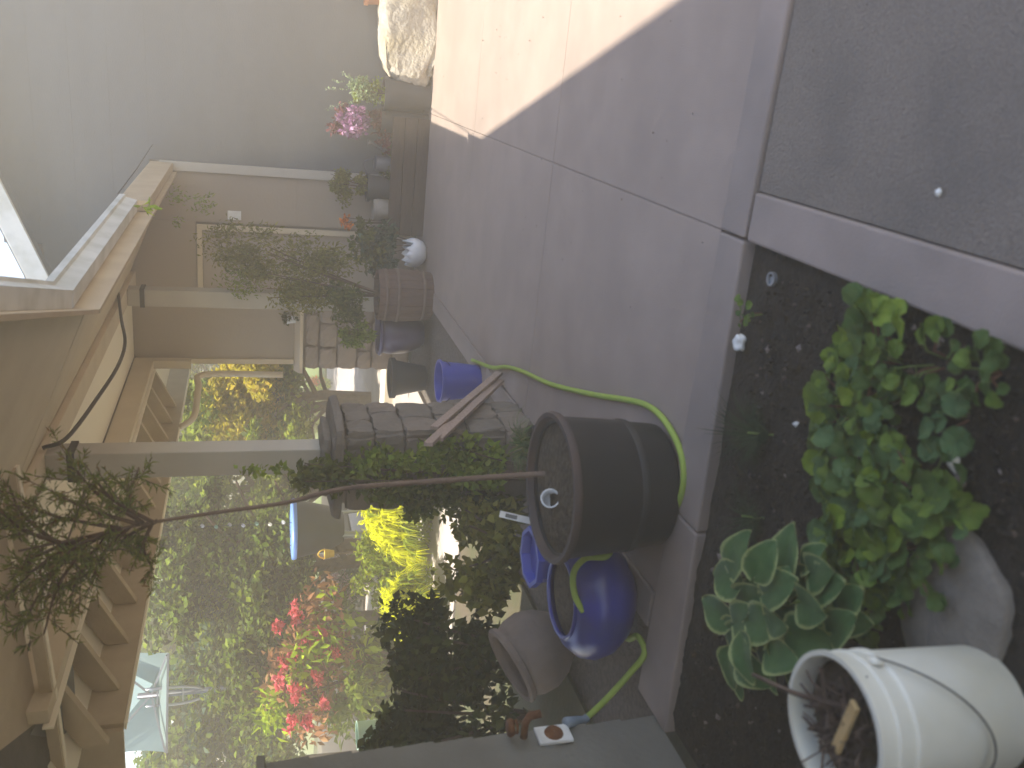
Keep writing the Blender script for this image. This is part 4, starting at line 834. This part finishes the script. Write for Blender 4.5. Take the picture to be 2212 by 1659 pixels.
# tub with blue lid, basket, mint can, chime string
tubc = aD(700, 1140, 8.4); tz = aD(640, 1140, 8.4)[2]
tub = empty('covered_tub', V(tubc[0], tubc[1], 0), 'dark tapered garden tub on legs with a bright blue lid', 'tub'); tub.scale = (1, 1, 1)
MB().lathe([(.001, tz-.42), (.14, tz-.42), (.20, tz-.3), (.26, tz-.03), (.265, tz), (.001, tz)], 28).build('body', 'tub_dark', tub, smooth=True, auto=True)
MB().lathe([(.275, tz+.003), (.28, tz+.03), (.27, tz+.045), (.15, tz+.055), (.001, tz+.058)], 28).build('lid', 'blue_lid', tub, smooth=True)
for k in range(3): a = k*2.1+.4; MB().tube([V(.13*math.cos(a), .13*math.sin(a), tz-.4), V(.2*math.cos(a), .2*math.sin(a), 0)], .018, 7).build('leg', 'grey_metal', tub)
bq = aD(712, 1196, 8.2); bas = empty('wicker_basket', V(bq[0], bq[1], bq[2]-.09), 'small golden wicker basket among the flowers', 'basket')
MB().lathe([(.001, .05), (.03, .05), (.045, .13), (.05, .135), (.04, .135), (.03, .06)], 16).build('body', 'gold_basket', bas, smooth=True)
MB().tube([V(.045*math.cos(t), 0, .13+.06*math.sin(t)) for t in np.linspace(0, math.pi, 12)], .007, 6).build('handle', 'gold_basket', bas); MB().tube([(0, 0, .05), (0, 0, -bas.location.z)], .012, 6).build('stake', 'bark', bas)
mc = aD(800, 1585, 7.2); pot('mint_can', (mc[0], mc[1], 0), [(.001, 0), (.08, 0), (.10, mc[2]+.09), (.105, mc[2]+.1), (.095, mc[2]+.1), (.07, .05), (.001, .05)], 'mint', 'pale mint green can standing beyond the low wall', 'can')
ch = empty('wind_chime', aD(470, 1136, 6.5), 'string of small pale discs hanging in the greenery', 'wind chime')
MB().tube([V(0, 0, .2), V(0, 0, -.5)], .002, 5).build('string', 'wire', ch)
for k in range(7): MB().lathe([(.001, .004), (.016, .0), (.001, -.004)], 10, M=Matrix.Rotation(1.2, 4, 'X'), c=(.006*(-1)**k, 0, .1-.09*k)).build('disc', ('white_pot', 'mint', 'paper')[k % 3], ch)
# cantilever umbrella
UD = 9.6; hub = Vector(aD(322, 1502, UD)); ub = V(hub.x, hub.y, 0); um = empty('garden_umbrella', ub, 'tilted grey blue garden umbrella on a metal pole beyond the shrubs', 'umbrella')
rt_ = Vector(RT); upv = V(0, 0, 1); cor = []
for (a_, b_, dd) in ((365, 1410, .0), (362, 1625, .0), (205, 1640, .3), (205, 1400, .3)): cor.append(Vector(aD(a_, b_, UD-.25+dd))-ub)
hb_ = hub-ub+Vector(FW)*.35+V(0, 0, .1)
b = MB(); n_ = 7
for k in range(4):
    p_, q_ = cor[k], cor[(k+1) % 4]; vs = []; 
    for i in range(n_+1):
        for j in range(n_+1):
            s_ = i/n_; t_ = j/n_; e_ = p_*(1-t_)+q_*t_; e_ = e_+(hb_-e_)*.06*math.sin(math.pi*t_); vs.append(hb_*(1-s_)+e_*s_+Vector(FW)*(-.05*math.sin(math.pi*s_)))
    b.add(vs, [(i*(n_+1)+j, i*(n_+1)+j+1, (i+1)*(n_+1)+j+1, (i+1)*(n_+1)+j) for i in range(n_) for j in range(n_)])
b.build('canopy', 'canopy_cloth', um, smooth=True)
for k in range(4): MB().bar(hub-ub+V(0, 0, -.02), cor[k]*.97+(hub-ub)*.03-Vector(FW)*.04, .018, .018).build('rib', 'grey_metal', um)
MB().bar(cor[0]-Vector(FW)*.02, cor[1]-Vector(FW)*.02, .02, .02).build('rib', 'grey_metal', um)
MB().tube([hub-ub+V(0, 0, .1), V(0, 0, .0)], .028, 10).build('pole', 'can_metal', um, smooth=True)
for s_ in (-.08, .08):
    o_ = rt_*s_; MB().tube(smooth_path([hub-ub+o_-Vector(FW)*.07, hub-ub+o_+V(0, 0, -.32)-Vector(FW)*.08, hub-ub+o_*.6+V(0, 0, -.52)-Vector(FW)*.07], 5), .014, 8).build('frame_arm', 'grey_metal', um, smooth=True)
for dz in (-.1, -.33): MB().bar(hub-ub-rt_*.08+V(0, 0, dz)-Vector(FW)*.07, hub-ub+rt_*.08+V(0, 0, dz)-Vector(FW)*.07, .012, .012).build('frame_bar', 'grey_metal', um)
# low fence rail and flowers by the lawn
fn = empty('low_fence', V(-9, 18.8, 0), 'low pale rail fence at the edge of the lawn', 'fence')
MB().box((-3, -.03, .42), (3.5, .03, .52)).build('rail', 'cream', fn, bevel=.004)
for x in (-2.5, -1, .5, 2): MB().box((x, .032, 0), (x+.09, .10, .62)).build('fence_post', 'cream', fn)
c = aD(685, 828, 17.0); bush('orange_lily', V(c[0], c[1], 0), [(c, (.16, .16, .18), 120, .08, 'flower_orange', 5, 1.5, 0), (c-np.array([0, 0, .12]), (.2, .2, .2), 200, .1, 'leaf_lime', 5, 2.5, 0)], 'orange flowers growing at the lawn edge', 3, 'flower')
c = aD(672, 900, 17.5); bush('lime_plants', V(c[0], c[1], 0), [(c, (.9, .3, .22), 1200, .09, 'leaf_lime', 14, 2.2, 0)], 'lime green low plants along the lawn edge', 5, 'plant')
# trees
def T(dx, dy, D_, r, n, size, m, m2, label, h=None):
    D_ *= .74; r = tuple(q*.74 for q in r); size *= .8
    c = aD(dx, dy, D_); tree('garden_tree', V(c[0], c[1], 0), 0, Vector(c), r, n, size, m, label, 'tree', 'trees beyond the garden', 18, m2)
T(545, 862, 15.5, (1.5, 1.1, .8), 11000, .11, 'leaf_gold', 'leaf_gold', 'golden orange leaved tree seen past the rear wall')
T(625, 880, 16.2, (1.5, 1.1, .5), 5000, .11, 'leaf_tree', 'leaf_tree2', 'green shrubby tree below the golden one')
T(420, 850, 24, (3.2, 2.2, 1.7), 8000, .17, 'leaf_tree2', 'leaf_blue', 'tall pale green tree behind the golden one')
T(430, 1060, 17, (2.3, 2.0, 1.7), 9000, .13, 'leaf_tree2', 'leaf_tree', 'bright green tree straight behind the near post')
T(470, 1200, 13, (1.5, 1.5, 1.2), 9000, .10, 'leaf_tree', 'leaf_dark', 'dense dark green tree behind the blue lidded tub')
T(380, 1300, 19, (2.4, 2, 1.9), 9000, .14, 'leaf_tree2', 'leaf_tree', 'light green tree between the tub and the umbrella')
T(500, 1360, 14, (1.5, 1.4, 1.1), 8000, .11, 'leaf_blue', 'leaf_tree2', 'soft grey green tree right of the umbrella')
T(500, 1560, 14.5, (1.6, 1.5, 1.2), 8000, .11, 'leaf_tree', 'leaf_blue', 'deep green tree beneath the umbrella')
T(420, 1680, 17, (2.2, 2, 2.2), 7000, .14, 'leaf_dark', 'leaf_tree', 'dark tree beyond the low wall')
T(610, 1230, 12.5, (1.2, 1.1, .6), 6000, .09, 'leaf_dark', 'leaf_tree', 'low dark tree behind the heather')
T(600, 1420, 12.5, (1.7, 1.2, .7), 6000, .10, 'leaf_tree', 'leaf_dark', 'low green tree behind the rhododendron')
T(600, 1060, 15, (1.5, 1.2, .7), 5000, .11, 'leaf_tree2', 'leaf_tree', 'low light green tree past the stone pillar')
# far wood behind everything
hw = empty('far_wood', (-14, 32, 0)); 
for k in range(9):
    leaves('wood_foliage', cloud((-16+k*5.2-(-6), rng.uniform(-1, 1), 2.4), (3.6, 2, 2.4), 2600, 16), .34, ('leaf_tree', 'leaf_tree2', 'leaf_dark')[k % 3], hw)
MB().box((-22, 1.5, 0), (26, 1.9, 2.5)).build('wood_backing', 'leaf_dark', hw)  # upright dark leaf-coloured backing behind the foliage
tag(hw, 'far belt of mixed green trees behind the lawn', 'wood', kind='stuff')

# ------------------------------------------------------------------ haze volume added to stand in for lens veil
hz = MB().box((-151, -61, -1.06), (151, 201, 5.5)).build('haze', 'cream')
hm = bpy.data.materials.new('veil_haze'); hm.use_nodes = True; hn = hm.node_tree.nodes
for n_x in list(hn):
    if n_x.type != 'OUTPUT_MATERIAL': hn.remove(n_x)
pv = hn.new('ShaderNodeVolumePrincipled'); pv.inputs['Color'].default_value = (1.0, .90, .72, 1); pv.inputs['Density'].default_value = .036; pv.inputs['Anisotropy'].default_value = .2
hm.node_tree.links.new(pv.outputs[0], hn['Material Output'].inputs['Volume'])
hz.data.materials.clear(); hz.data.materials.append(hm); tag(hz, None, None, kind='stuff')
